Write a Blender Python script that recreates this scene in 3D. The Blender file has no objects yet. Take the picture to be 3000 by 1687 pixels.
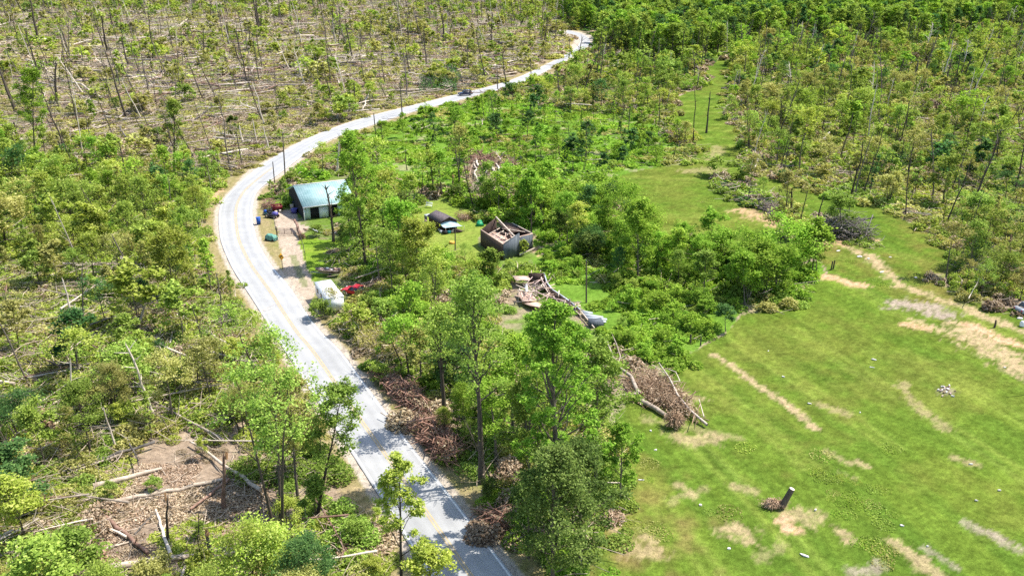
import bpy, math, random
import numpy as np
# ---------------------------------------------------------------- camera, world, sun, exposure
S = bpy.context.scene
COL = S.collection
F = 2300.; TH = math.radians(21.5); CAMH = 52.; CX = 1288.; CY = 723.5
CT, ST = math.cos(TH), math.sin(TH)
cam_d = bpy.data.cameras.new("camera")
cam_d.sensor_width = 36.0; cam_d.lens = 36*F/2576.; cam_d.clip_start = 0.5; cam_d.clip_end = 20000
cam = bpy.data.objects.new("camera", cam_d); COL.objects.link(cam)
cam.location = (0, 0, CAMH); cam.rotation_euler = (math.pi/2-TH, 0, 0)
S.camera = cam
SUN_EL, SUN_AZ = math.radians(60), math.radians(74)      # azimuth clockwise from +Y (to the right)
w = bpy.data.worlds.new("World"); S.world = w; w.use_nodes = True
nt = w.node_tree; bg = nt.nodes["Background"]
sky = nt.nodes.new("ShaderNodeTexSky"); sky.sky_type = 'NISHITA'; sky.sun_disc = False
sky.sun_elevation = SUN_EL; sky.sun_rotation = SUN_AZ
nt.links.new(sky.outputs[0], bg.inputs[0]); bg.inputs[1].default_value = 0.15
sd = bpy.data.lights.new("sun", 'SUN'); sd.energy = 4.3; sd.angle = math.radians(0.5); sd.color = (1, 0.95, 0.87)
sun = bpy.data.objects.new("sun", sd); COL.objects.link(sun)
sun.rotation_euler = (math.pi/2-SUN_EL, 0, -SUN_AZ+math.pi)
from mathutils import Vector, Matrix
_sv = Vector((math.sin(SUN_AZ)*math.cos(SUN_EL), math.cos(SUN_AZ)*math.cos(SUN_EL), math.sin(SUN_EL)))
sun.rotation_euler = _sv.to_track_quat('Z', 'Y').to_euler()
S.view_settings.view_transform = 'Standard'; S.view_settings.look = 'None'
S.view_settings.exposure = 0.92; S.view_settings.gamma = 1
S.render.engine = 'CYCLES'
S.cycles.max_bounces = 5; S.cycles.diffuse_bounces = 3; S.cycles.transmission_bounces = 3
S.cycles.transparent_max_bounces = 4; S.cycles.glossy_bounces = 2; S.cycles.use_denoising = False

R = math.radians
rnd = random.Random(7)
RNG = np.random.default_rng(11)

# ---------------------------------------------------------------- noise and terrain
def _h(ix, iy, s):
    n = (ix.astype(np.int64)*374761393 + iy.astype(np.int64)*668265263 + s*974634777) & 0xffffffff
    n = ((n ^ (n >> 13))*1274126177) & 0xffffffff
    return ((n ^ (n >> 16)) & 0xffff)/65535.0
def vnoise(x, y, seed=0):
    x = np.asarray(x, float); y = np.asarray(y, float)
    ix = np.floor(x); iy = np.floor(y); fx = x-ix; fy = y-iy
    fx = fx*fx*(3-2*fx); fy = fy*fy*(3-2*fy)
    a = _h(ix, iy, seed); b = _h(ix+1, iy, seed); c = _h(ix, iy+1, seed); d = _h(ix+1, iy+1, seed)
    return (a*(1-fx)+b*fx)*(1-fy)+(c*(1-fx)+d*fx)*fy
def fnoise(x, y, seed=0, o=3):
    r = 0; a = .5; t = 0
    for k in range(o):
        r = r+a*vnoise(np.asarray(x)*2**k, np.asarray(y)*2**k, seed+k); t += a; a *= .5
    return r/t
def hz(x, y):
    x = np.asarray(x, float); y = np.asarray(y, float)
    far = np.clip((y-150)/250, 0, 1)
    return (0.5*np.sin(x*.031+1)*np.cos(y*.027)+2.2*far*(fnoise(x*.012, y*.010, 5, 2)-.5)*2)*np.clip((y-40)/60, 0, 1)*.8
def proj(x, y, z):
    Z = y*CT-(z-CAMH)*ST; U = y*ST+(z-CAMH)*CT
    Z = np.maximum(Z, 1e-3)
    return CX+F*x/Z, CY-F*U/Z
def at(u, v, z=0.):
    a = (u-CX)/F; b = (CY-v)/F
    t = (z-CAMH)/(-ST+b*CT)
    return np.array([a*t, (CT+b*ST)*t, z])
def G(u, v):
    """photo point (2576 wide) -> point on the terrain"""
    z = 0.
    for k in range(8):
        p = at(u, v, z); z = float(hz(p[0], p[1]))
    p[2] = z
    return p
def top_at(P, u, v, dy=0.):
    """point above the vertical plane through P (+dy) seen at photo point u,v"""
    a = (u-CX)/F; b = (CY-v)/F
    dy_ = CT+b*ST; t = (P[1]+dy)/dy_
    return np.array([a*t, P[1]+dy, CAMH+(-ST+b*CT)*t])
def pxm(P):
    return F/(P[1]*CT+(CAMH-P[2])*ST)

# ---------------------------------------------------------------- mesh helper
class MB:
    def __init__(s): s.v = []; s.q = []; s.m = []; s.n = 0; s.mi = 0
    def add(s, V, Q, m=None):
        V = np.asarray(V, float).reshape(-1, 3); Q = np.asarray(Q, int)
        s.v.append(V); s.q.append(Q+s.n); s.m.append(np.full(len(Q), s.mi if m is None else m)); s.n += len(V)
        return s
    def box(s, c, d, rz=0, M=None, m=None, taper=1.0):
        x, y, z = d[0]/2, d[1]/2, d[2]/2
        V = np.array([[-x,-y,-z],[x,-y,-z],[x,y,-z],[-x,y,-z],[-x*taper,-y*taper,z],[x*taper,-y*taper,z],[x*taper,y*taper,z],[-x*taper,y*taper,z]])
        if M is not None: V = V@np.asarray(M).T
        if rz:
            c_, s_ = math.cos(rz), math.sin(rz); V = V@np.array([[c_,s_,0],[-s_,c_,0],[0,0,1]])
        return s.add(V+np.asarray(c), [[0,3,2,1],[4,5,6,7],[0,1,5,4],[1,2,6,5],[2,3,7,6],[3,0,4,7]], m)
    def slab(s, P, t, m=None):
        """quad P (4 points) given thickness t"""
        P = np.asarray(P, float); n = np.cross(P[1]-P[0], P[3]-P[0]); n /= np.linalg.norm(n)
        V = np.vstack([P, P+n*t])
        return s.add(V, [[3,2,1,0],[4,5,6,7],[0,1,5,4],[1,2,6,5],[2,3,7,6],[3,0,4,7]], m)
    def bar(s, a, b, w_, h_=None, m=None):
        a = np.asarray(a, float); b = np.asarray(b, float); h_ = h_ or w_
        d = b-a; L = np.linalg.norm(d); d /= L
        u = np.cross(d, [0,0,1.]);
        if np.linalg.norm(u) < 1e-3: u = np.array([1.,0,0])
        u /= np.linalg.norm(u); k = np.cross(u, d)
        V = [p+u*sx*w_/2+k*sz*h_/2 for p in (a, b) for sx, sz in ((-1,-1),(1,-1),(1,1),(-1,1))]
        return s.add(V, [[3,2,1,0],[4,5,6,7],[0,1,5,4],[1,2,6,5],[2,3,7,6],[3,0,4,7]], m)
    def tube(s, P, r, n=6, m=None, cap=True):
        P = np.asarray(P, float); k = len(P); r = np.broadcast_to(np.asarray(r, float), (k,))
        T = np.gradient(P, axis=0); T /= np.linalg.norm(T, axis=1)[:, None]+1e-9
        ref = np.array([0.,0,1]) if abs(T[0][2]) < .8 else np.array([1.,0,0])
        U = np.cross(T, ref); U /= np.linalg.norm(U, axis=1)[:, None]+1e-9; W = np.cross(T, U)
        a = np.arange(n)*2*math.pi/n
        V = (P[:, None]+r[:, None, None]*(U[:, None]*np.cos(a)[None, :, None]+W[:, None]*np.sin(a)[None, :, None])).reshape(-1, 3)
        i = np.arange(k-1)[:, None]*n; j = np.arange(n)[None]; j2 = (j+1) % n
        Q = np.stack([i+j, i+j2, i+n+j2, i+n+j], -1).reshape(-1, 4)
        s.add(V, Q, m)
        if cap:
            for e, rev in ((0, 1), (k-1, 0)):
                V2 = np.vstack([V[e*n:(e+1)*n], P[e]]); Q2 = [[t, (t+1) % n, n, n] for t in range(n)]
                if n % 2 == 0:
                    Q2 = [[t, (t+1) % n, (t+2) % n, n] for t in range(0, n, 2)]
                else: Q2 = [[t, (t+1) % n, (t+2) % n, n] for t in range(0, n-1, 2)]
                s.add(V2, [q[::-1] for q in Q2] if rev else Q2, m)
        return s
    def leaves(s, C, size, rng, m=None, up=.6, asp=.6):
        C = np.asarray(C, float); N = len(C)
        nrm = rng.normal(size=(N, 3)); nrm /= np.linalg.norm(nrm, axis=1)[:, None]; nrm[:, 2] = np.abs(nrm[:, 2])+up
        nrm /= np.linalg.norm(nrm, axis=1)[:, None]
        r = rng.normal(size=(N, 3)); U = np.cross(nrm, r); U /= np.linalg.norm(U, axis=1)[:, None]+1e-9; W = np.cross(nrm, U)
        sz = size*rng.uniform(.6, 1.35, N)[:, None]
        a = asp
        V = np.stack([C-U*sz, C-W*sz*a-U*sz*.15, C+U*sz, C+W*sz*a+U*sz*.15], 1).reshape(-1, 3)
        return s.add(V, np.arange(4*N).reshape(-1, 4), m)
    def mesh(s, name, mats, smooth=False):
        me = bpy.data.meshes.new(name)
        V = np.vstack(s.v); Q = np.vstack(s.q); nf = len(Q)
        me.vertices.add(len(V)); me.vertices.foreach_set("co", V.astype(np.float32).ravel())
        me.loops.add(nf*4); me.loops.foreach_set("vertex_index", Q.astype(np.int32).ravel())
        me.polygons.add(nf); me.polygons.foreach_set("loop_start", np.arange(nf, dtype=np.int32)*4)
        me.polygons.foreach_set("material_index", np.concatenate(s.m).astype(np.int32))
        if smooth: me.polygons.foreach_set("use_smooth", np.ones(nf, bool))
        for mt in (mats if isinstance(mats, (list, tuple)) else [mats]): me.materials.append(mt)
        me.update(calc_edges=True)
        return me
    def build(s, name, mats, parent=None, smooth=False, loc=None, rz=0):
        o = bpy.data.objects.new(name, s.mesh(name, mats, smooth)); COL.objects.link(o)
        if parent is not None: o.parent = parent
        if loc is not None: o.location = loc
        if rz: o.rotation_euler[2] = rz
        return o
def tag(o, label=None, cat=None, group=None, kind=None):
    if label: o['label'] = label
    if cat: o['category'] = cat
    if group: o['group'] = group
    if kind: o['kind'] = kind
    return o
def empty(name, loc, rz=0, label=None, cat=None, group=None):
    o = bpy.data.objects.new(name, None); COL.objects.link(o); o.location = [float(t) for t in loc]; o.rotation_euler = (0, 0, rz)
    o.empty_display_size = .3
    return tag(o, label, cat, group)

# ---------------------------------------------------------------- materials
def newmat(name):
    m = bpy.data.materials.new(name); m.use_nodes = True; nt = m.node_tree
    for n in list(nt.nodes): nt.nodes.remove(n)
    return m, nt, nt.nodes.new("ShaderNodeOutputMaterial")
def N(nt, t, **kw):
    n = nt.nodes.new(t)
    for k, v in kw.items(): setattr(n, k, v)
    return n
def ramp(nt, fac, stops):
    r = N(nt, "ShaderNodeValToRGB"); e = r.color_ramp.elements
    while len(e) < len(stops): e.new(.5)
    for i, (p, c) in enumerate(stops): e[i].position = p; e[i].color = (*c, 1)
    nt.links.new(fac, r.inputs[0]); return r.outputs[0]
def mix(nt, fac, a, b, mode='MIX'):
    n = N(nt, "ShaderNodeMix", data_type='RGBA', blend_type=mode)
    for sck, val in ((n.inputs[0], fac), (n.inputs[6], a), (n.inputs[7], b)):
        if isinstance(val, (int, float)): sck.default_value = val
        elif isinstance(val, tuple): sck.default_value = (*val, 1)
        else: nt.links.new(val, sck)
    return n.outputs[2]
def math_(nt, op, a, b=None):
    n = N(nt, "ShaderNodeMath", operation=op)
    for i, val in enumerate((a, b)):
        if val is None: continue
        if isinstance(val, (int, float)): n.inputs[i].default_value = val
        else: nt.links.new(val, n.inputs[i])
    return n.outputs[0]
def noise(nt, scale, detail=4, vec=None, rough=.6, dist=0):
    n = N(nt, "ShaderNodeTexNoise"); n.inputs['Scale'].default_value = scale; n.inputs['Detail'].default_value = detail
    n.inputs['Roughness'].default_value = rough; n.inputs['Distortion'].default_value = dist
    if vec is not None: nt.links.new(vec, n.inputs['Vector'])
    return n.outputs[0]
def leaf_mat(name, c1, c2, c3, tr=.42):
    m, nt, out = newmat(name); L = nt.links.new
    g = N(nt, "ShaderNodeNewGeometry"); oi = N(nt, "ShaderNodeObjectInfo")
    col = ramp(nt, g.outputs['Random Per Island'], [(0, c1), (.55, c2), (1, c3)])
    v = math_(nt, 'ADD', math_(nt, 'MULTIPLY', oi.outputs['Random'], .55), .85)
    h = N(nt, "ShaderNodeHueSaturation"); L(col, h.inputs['Color']); L(v, h.inputs['Value'])
    r2 = math_(nt, 'FRACT', math_(nt, 'MULTIPLY', oi.outputs['Random'], 13.7))
    L(math_(nt, 'ADD', math_(nt, 'MULTIPLY', r2, .024), .486), h.inputs['Hue'])
    d = N(nt, "ShaderNodeBsdfDiffuse"); t = N(nt, "ShaderNodeBsdfTranslucent"); mx = N(nt, "ShaderNodeMixShader")
    L(h.outputs[0], d.inputs[0])
    L(mix(nt, 1.0, h.outputs[0], (1.0, 1.0, .55), 'MULTIPLY'), t.inputs[0]); mx.inputs[0].default_value = tr
    L(d.outputs[0], mx.inputs[1]); L(t.outputs[0], mx.inputs[2]); L(mx.outputs[0], out.inputs[0])
    return m
def rough_mat(name, c1, c2, scale=3., stretch=(1, 1, 1), rough=.85, bump=.3, c3=None, det=5, spec=.3, metal=0, obj=True):
    m, nt, out = newmat(name); L = nt.links.new
    tc = N(nt, "ShaderNodeTexCoord"); mp = N(nt, "ShaderNodeMapping"); L(tc.outputs['Object'], mp.inputs[0])
    mp.inputs['Scale'].default_value = stretch
    oi = N(nt, "ShaderNodeObjectInfo")
    ad = N(nt, "ShaderNodeVectorMath", operation='ADD'); L(mp.outputs[0], ad.inputs[0])
    cb = N(nt, "ShaderNodeCombineXYZ")
    for i in range(3): L(math_(nt, 'MULTIPLY', oi.outputs['Random'], 37.+i), cb.inputs[i])
    L(cb.outputs[0], ad.inputs[1])
    f = noise(nt, scale, det, ad.outputs[0])
    col = ramp(nt, f, [(.3, c1), (.52, c3 or tuple((a+b)/2 for a, b in zip(c1, c2))), (.7, c2)])
    if obj:
        h = N(nt, "ShaderNodeHueSaturation"); L(col, h.inputs['Color'])
        L(math_(nt, 'ADD', math_(nt, 'MULTIPLY', oi.outputs['Random'], .5), .75), h.inputs['Value']); col = h.outputs[0]
    p = N(nt, "ShaderNodeBsdfPrincipled"); L(col, p.inputs['Base Color']); p.inputs['Roughness'].default_value = rough
    p.inputs['Specular IOR Level'].default_value = spec; p.inputs['Metallic'].default_value = metal
    b = N(nt, "ShaderNodeBump"); b.inputs['Strength'].default_value = bump; b.inputs['Distance'].default_value = .05
    L(f, b.inputs['Height']); L(b.outputs[0], p.inputs['Normal']); L(p.outputs[0], out.inputs[0])
    return m
def plain(name, c, rough=.6, metal=0, spec=.4, var=.12, scale=4):
    return rough_mat(name, tuple(x*(1-var) for x in c), tuple(min(1, x*(1+var)) for x in c), scale=scale, rough=rough, bump=.05, metal=metal, spec=spec, obj=False)
LM = {
 'fresh': leaf_mat("leaves fresh green", (.11,.215,.024), (.215,.365,.04), (.38,.53,.09)),
 'mid': leaf_mat("leaves mid green", (.12,.19,.035), (.235,.335,.055), (.40,.50,.12)),
 'yellow': leaf_mat("leaves yellow green", (.18,.25,.035), (.32,.40,.06), (.50,.54,.15)),
 'olive': leaf_mat("leaves olive", (.19,.195,.055), (.35,.345,.10), (.53,.51,.19)),
 'dark': leaf_mat("leaves dark green", (.035,.085,.03), (.07,.155,.045), (.15,.27,.08)),
 'deep': leaf_mat("leaves deep olive green", (.05,.085,.022), (.11,.17,.038), (.21,.28,.08)),
 'dry': leaf_mat("leaves dry brown", (.16,.11,.065), (.32,.24,.155), (.50,.41,.29), .15),
}
BARK = rough_mat("bark dark", (.035,.026,.018), (.10,.08,.058), 2.5, (3, 3, .6))
BARKG = rough_mat("bark grey brown", (.075,.06,.045), (.18,.15,.115), 2.5, (3, 3, .6))
LOGM = rough_mat("log weathered bark", (.24,.185,.13), (.60,.50,.39), 1.6, (1, 1, 1), c3=(.42,.345,.265))
LOGR = rough_mat("log reddish bark", (.13,.075,.05), (.32,.2,.15), 1.6)
LOGD = rough_mat("log dark bark", (.05,.045,.038), (.16,.14,.12), 1.6)
PALE = rough_mat("bare pale wood", (.42,.34,.26), (.75,.66,.54), 3., (3, 3, .5))
TWIG = rough_mat("twigs", (.2,.145,.1), (.62,.51,.39), 1.2)
ROOT = rough_mat("roots and soil", (.16,.09,.055), (.40,.27,.18), 2.)
SPLIT = rough_mat("fresh split wood", (.35,.17,.07), (.6,.38,.2), 3.)
# ---------------------------------------------------------------- photo outlines (2576-wide photo points)
def pip(u, v, poly):
    u = np.asarray(u, float); v = np.asarray(v, float); r = np.zeros(u.shape, bool); P = poly; j = len(P)-1
    for i in range(len(P)):
        xi, yi = P[i]; xj, yj = P[j]
        c = ((yi > v) != (yj > v)) & (u < (xj-xi)*(v-yi)/((yj-yi) or 1e-9)+xi)
        r ^= c; j = i
    return r
ROADP = [((1250,1700),(1490,1700)),((1110,1490),(1330,1500)),((1054,1409),(1262,1409)),((962,1260),(1146,1260)),((876,1126),(1040,1126)),
 ((811,1029),(967,1029)),((722,890),(864,890)),((686,837),(812,837)),((656,786),(772,786)),((627,740),(741,738)),((600,700),(712,700)),
 ((579,664),(682,664)),((557,611),(651,611)),((551,575),(641,577)),((550,540),(636,545)),((557,510),(637,515)),((579,482),(648,482)),
 ((611,452),(672,460)),((651,420),(705,435)),((699,389),(755,397)),((747,361),(801,367)),((800,337),(850,343)),((868,311),(921,319)),
 ((940,289),(990,296)),((1009,272),(1055,276)),((1094,251),(1134,257)),((1158,235),(1200,239)),((1225,219),(1265,223)),((1300,196),(1330,200)),
 ((1373,163),(1402,163)),((1425,137),(1452,135)),((1449,120),(1480,116)),((1459,107),(1484,103)),((1457,97),(1475,91)),((1441,88),(1453,82)),((1422,82),(1428,76))]
def catmull(P, k=6):
    P = np.asarray(P, float); out = []
    for i in range(len(P)-1):
        p0 = P[max(i-1, 0)]; p1 = P[i]; p2 = P[i+1]; p3 = P[min(i+2, len(P)-1)]
        for t in np.arange(k)/k:
            out.append(.5*((2*p1)+(-p0+p2)*t+(2*p0-5*p1+4*p2-p3)*t*t+(-p0+3*p1-3*p2+p3)*t**3))
    out.append(P[-1]); return np.array(out)
RL0 = np.array([G(*a)[:2] for a, b in ROADP]); RR0 = np.array([G(*b)[:2] for a, b in ROADP])
RL = catmull(RL0); RR = catmull(RR0); RC = (RL+RR)/2
RW = np.linalg.norm(RR-RL, axis=1)
def dist_poly(x, y, P):
    """distance from points to a polyline, and arc position"""
    x = np.asarray(x, float).ravel(); y = np.asarray(y, float).ravel(); P = np.asarray(P, float)[:, :2]
    best = np.full(x.shape, 1e9); arc = np.zeros(x.shape); acc = 0.
    for i in range(len(P)-1):
        a = P[i]; d = P[i+1]-a; L2 = d@d+1e-9
        t = np.clip(((x-a[0])*d[0]+(y-a[1])*d[1])/L2, 0, 1)
        q = np.hypot(x-a[0]-t*d[0], y-a[1]-t*d[1]); m = q < best
        best = np.where(m, q, best); arc = np.where(m, acc+t*math.sqrt(L2), arc); acc += math.sqrt(L2)
    return best, arc
ROADPX = [a for a, b in ROADP]+[b for a, b in ROADP[::-1]]
Z_open = [(1470,1800),(1480,1449),(1530,1290),(1560,1180),(1550,1040),(1640,960),(1720,900),(1830,840),(1870,790),(1960,770),(2020,725),(2080,690),
 (2060,640),(2000,672),(1870,662),(1800,632),(1640,600),(1530,565),(1505,452),(1620,425),(1730,410),(1755,385),(1750,355),(1715,335),(1685,290),
 (1690,250),(1750,225),(1778,140),(1838,140),(1836,215),(1832,290),(1876,345),(1880,390),(1860,425),(1910,445),(2000,455),(2120,500),(2230,530),(2330,580),
 (2420,640),(2425,680),(2335,690),(2400,740),(2500,768),(3200,830),(3400,1800)]
Z_island = [(1790,425),(1850,440),(1950,500),(1990,560),(2060,545),(2120,540),(2215,600),(2160,612),(2060,600),(1990,602),(1960,560),(1880,520),(1800,470)]
Z_yard = [(1030,510),(1110,500),(1180,525),(1240,560),(1200,600),(1230,650),(1180,660),(1120,640),(1060,600),(1020,560)]
Z_drive = [(688,528),(742,522),(756,560),(778,572),(752,590),(757,650),(780,690),(795,725),(790,770),(812,835),(745,745),(722,700),(705,640),(702,600),(700,575),(690,545)]
Z_verge = [(640,480),(700,520),(690,545),(702,600),(705,640),(722,700),(745,745),(700,690),(655,600),(640,540)]
Z_yard2 = [(752,590),(800,600),(860,600),(850,640),(820,690),(790,700),(757,650)]
Z_clear = [(170,1380),(250,1290),(215,1200),(300,1150),(420,1110),(560,1110),(640,1170),(720,1210),(740,1330),(650,1380),(600,1449),(130,1500)]
Z_clear2 = [(760,1160),(860,1180),(950,1300),(1040,1449),(1100,1560),(860,1560),(880,1400),(800,1280)]
Z_leftgreen = [(-900,400),(0,380),(150,400),(330,460),(420,440),(500,430),(560,440),(575,480),(545,560),(595,690),(560,760),(480,690),(350,680),(150,670),(0,660),(-900,660)]
Z_top = [(1330,-200),(1410,0),(1425,60),(1500,108),(1600,150),(1700,170),(1790,150),(1830,120),(2000,95),(2300,110),(2600,60),(4000,60),(4000,-200)]
Z_meadow = [(880,355),(1010,300),(1160,262),(1290,250),(1500,285),(1640,300),(1700,350),(1740,430),(1620,435),(1510,450),(1490,485),(1330,500),(1180,480),(1050,490),(950,430)]
Z_thicket = [(1130,490),(1330,500),(1490,500),(1530,570),(1640,600),(1800,635),(1870,662),(1990,675),(2060,650),(2075,690),(2000,722),(1960,765),(1870,760),(1700,730),(1550,700),(1460,640),(1380,600),(1300,560),(1240,545)]
Z_vines = [(1340,600),(1460,650),(1550,705),(1700,735),(1870,770),(1840,830),(1720,895),(1640,925),(1530,890),(1490,800),(1420,740),(1340,690)]
Z_debris = [(1190,395),(1270,390),(1310,450),(1290,500),(1190,490),(1170,440)]
ZN = ['open','island','yard','drive','verge','yard2','clear','clear2','leftgreen','top','meadow','thicket','vines','debris']
ZP = dict(open=Z_open, island=Z_island, yard=Z_yard, drive=Z_drive, verge=Z_verge, yard2=Z_yard2, clear=Z_clear, clear2=Z_clear2, leftgreen=Z_leftgreen, top=Z_top, meadow=Z_meadow, thicket=Z_thicket, vines=Z_vines, debris=Z_debris)
# side of the road: everything left of / beyond the road line
Z_left = [(-2000,2400),(1600,2400)]+[a for a, b in ROADP]+[(1405,60),(1330,-300),(-3000,-300),(-3000,2400)]
def zones(x, y, jit=10.):
    """zone name index per world point; 'blow','leftmix','center','right' are the defaults"""
    z = hz(x, y); u, v = proj(x, y, z)
    k = np.clip(pxm_a(x, y), 3, 30)/14.
    u = u+(fnoise(x*.25, y*.25, 31)-.5)*2*jit*k*2; v = v+(fnoise(x*.25, y*.25, 47)-.5)*jit*k*2
    res = np.full(np.shape(u), 'right', dtype='<U10')
    left = pip(u, v, Z_left)
    cen = (~left) & (((u < 1760) & (v > 560)) | ((u < 1250) & (v > 250)))
    res[cen] = 'center'
    res[left] = 'blow'
    lm = left & (v > np.where(u < 560, 640, 700)); res[lm] = 'leftmix'
    for n in ('top','meadow','thicket','vines','leftgreen','open','island','debris','clear','clear2','yard','yard2','verge','drive'):
        m = pip(u, v, ZP[n])
        if n in ('leftgreen',): m &= left
        if n in ('meadow','thicket','vines','open','yard','yard2','verge','drive','debris'): m &= ~left
        res[m] = n
    return res
def pxm_a(x, y): return F/(np.asarray(y)*CT+CAMH*ST)
DIRT = [ # polyline of photo points, half width in metres, strength, tint (0 tan, 1 pink clay, 2 grey)
 ([(1797,892),(1850,925),(1900,962),(1960,1000),(2008,1038),(2050,1075)], .75, 1, 0),
 ([(2075,695),(2120,705),(2172,716)], 1.6, 1, 1),([(2262,762),(2320,770),(2372,788)], 2.6, 1, 2),
 ([(2130,620),(2190,645),(2270,720),(2400,762),(2576,832),(2750,900)], 1.5, 1, 0),
 ([(2286,800),(2350,820),(2430,850)], .9, .9, 0),([(2280,815),(2330,822)], 1.3, .9, 1),([(2420,830),(2500,880),(2590,930),(2700,980)], 3.4, 1, 0),
 ([(2440,815),(2520,850),(2620,890)], 1.4, 1, 1),
 ([(2082,1135),(2130,1160)], .7, .6, 0),([(2160,1160),(2185,1172)], .6, .7, 0),([(2060,1015),(2120,1035)], 1.0, .5, 0),([(2270,960),(2290,1000),(2330,1040),(2380,1075)], 1.0, .55, 0),
 ([(1562,1262),(1568,1290)], .9, 1, 0),([(1540,1325),(1560,1338)], .8, .8, 0),([(1600,1390),(1620,1350),(1640,1380)], 1.5, .75, 0),([(1835,1330),(1880,1340)], 1.5, .9, 0),
 ([(1850,1222),(1890,1232)], .9, .6, 0),([(1716,1222),(1745,1245)], .9, .6, 0),([(1770,1225),(1690,1255)], .9, .4, 0),([(1975,1305),(1990,1330)], 1.0, 1, 1),([(1985,1290),(2040,1300)], 1.6, .7, 0),
 ([(2105,1325),(2135,1355)], .9, .8, 0),([(2250,1360),(2300,1400),(2360,1440),(2430,1490)], 1.2, .8, 0),([(2150,1440),(2210,1420)], 1.0, .7, 2),
 ([(2430,1310),(2500,1345),(2600,1400)], .8, .6, 2),([(2330,1380),(2400,1420)], .8, .6, 2),([(2480,1330),(2576,1375)], .5, .6, 2),
 ([(1700,1090),(1740,1110),(1800,1100)], 1.5, .7, 0),([(1960,1370),(1920,1400)], 1.0, .4, 0),([(2380,980)], 1.3, .6, 2),([(1690,985),(1750,1000)], 1.3, .7, 0),
 ([(1880,530),(1920,545),(1960,560)], 3.5, .8, 1),([(2070,605),(2120,612),(2190,605)], 2.5, .8, 1),([(2380,600),(2440,640)], 3, .6, 1),([(1860,1100),(1620,1050)], 1.0, .4, 0),
 ([(1380,455),(1400,420)], 2, .5, 1),([(1350,625),(1375,640)], 1.6, 1, 1),([(530,500),(560,470)], 1.2, .8, 1),([(1740,430),(1800,425)], 3, .5, 0),([(1800,370),(1790,400)], 2.5, .5, 0),
 ([(2400,1150),(2450,1165)], .8, .6, 0),([(2110,1185),(2150,1200)],.6,.5,0),([(1500,470),(1535,505)],1.2,.6,1)]
def ground_color(x, y):
    """base colour of soil, litter and turf at world points"""
    z = zones(x, y, 6); n1 = fnoise(x*.09, y*.09, 3); n2 = fnoise(x*.5, y*.5, 8); n3 = fnoise(x*1.7, y*1.7, 21, 2); n0 = fnoise(x*.03, y*.03, 77, 2); n4 = fnoise(x*4.5, y*4.5, 29, 2)
    def lerp(a, b, t): t = np.clip(t, 0, 1)[:, None]; return np.array(a)*(1-t)+np.array(b)*t
    lit = lerp((.17,.125,.08), (.43,.335,.24), .15+.9*(n2*.6+n3*.5)-.05)
    grn = lerp((.12,.15,.03), (.20,.24,.05), n2)
    t = np.clip((n1*.6+n2*.5-.50)*5, 0, 1)
    col = lit*(1-t[:, None])+grn*t[:, None]
    # turf; direction of mowing follows the long dirt streak
    curve = [G(*p)[:2] for p in ((1700,800),(1797,892),(1900,962),(2050,1075),(2250,1230),(2450,1400),(2650,1600))]
    d, a = dist_poly(x, y, curve)
    st = fnoise(d*.9+n1*1.5, a*.05, 91, 3); st2 = fnoise(d*2.6, a*.12, 95, 2)
    f = lerp((.105,.185,.024), (.19,.265,.036), st*.9+n1*.7-.35)
    f = f*(.82+.38*st2)[:, None]
    trk = np.exp(-((d % 9.)-4.5)**2/.25)*(vnoise(a*.02, d//9, 15) > .45)+np.exp(-((d % 9.)-6.1)**2/.25)*(vnoise(a*.02, d//9, 15) > .45)
    f = f*(1+.16*trk)[:, None]+trk[:, None]*np.array((.04,.025,.012))
    tb = np.clip((n1*.45+n2*.35+n0*.45-.62)*5, 0, 1)*.7
    u0_, v0_ = proj(x, y, 0*x); tb = tb*np.where((v0_ < 760) & (u0_ > 2050), 1, np.where((u0_ < 2200) & (v0_ > 1100), .8, .42))
    f = f*(1-tb[:, None])+np.array((.24,.19,.055))*tb[:, None]
    u, v = proj(x, y, 0*x)
    near = np.clip((v-1150)/250, 0, 1)*np.clip((2250-u)/300, 0, 1)
    tn = np.clip((n2*.5+n1*.6-.5)*4, 0, 1)*near*.75
    f = f*(1-tn[:, None])+np.array((.27,.19,.08))*tn[:, None]
    lush = lerp((.11,.22,.025), (.21,.35,.05), n2)
    f = f*.70*(.62+.40*fnoise(x*3., y*3., 5, 2)+.36*vnoise(x*.9, y*1.1, 6))[:, None]; lush = lush*.78
    for zn, c in (('open', f), ('island', f), ('yard', lerp((.14,.22,.03), (.24,.27,.06), n2)), ('verge', lerp((.15,.19,.03), (.3,.25,.12), n2)), ('yard2', lerp((.12,.22,.02), (.22,.28,.04), n2)),
                  ('meadow', lush), ('vines', lush), ('thicket', lush)):
        m = z == zn; col[m] = c[m]
    m = z == 'center'; mm_ = np.clip((n1*.6+n2*.5-.36)*5, 0, 1)[:, None]*.8; col[m] = (col*(1-mm_)+lush*.8*mm_)[m]
    m = (z == 'meadow') & (n1+.6*n2 > .9); col[m] = (lit*.5+lush*.5)[m]
    m = np.isin(z, ['clear', 'clear2', 'debris']); col[m] = lerp((.17,.12,.08), (.37,.285,.205), n2*.6+n3*.5)[m]
    m = z == 'drive'; dr = lerp((.30,.235,.17), (.50,.41,.32), n2*.5+n3*.5)
    gp = (v > 640) & (np.abs(u-(735+(v-640)*.42)) < 9) & (v < 720); dr[gp] = (dr*.4+np.array((.12,.16,.04))*.6)[gp]
    col[m] = dr[m]
    # verge of the road
    dc, ac = dist_poly(x, y, RC); wl = np.interp(ac, np.concatenate([[0], np.cumsum(np.linalg.norm(np.diff(RC, axis=0), axis=1))]), RW)/2
    e = dc-wl; vg = lerp((.15,.16,.035), (.36,.27,.16), n2*.5+n3*.6)
    tv = np.clip((2.6+1.5*n2-e)/1.2, 0, 1)*(z != 'drive')
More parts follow.
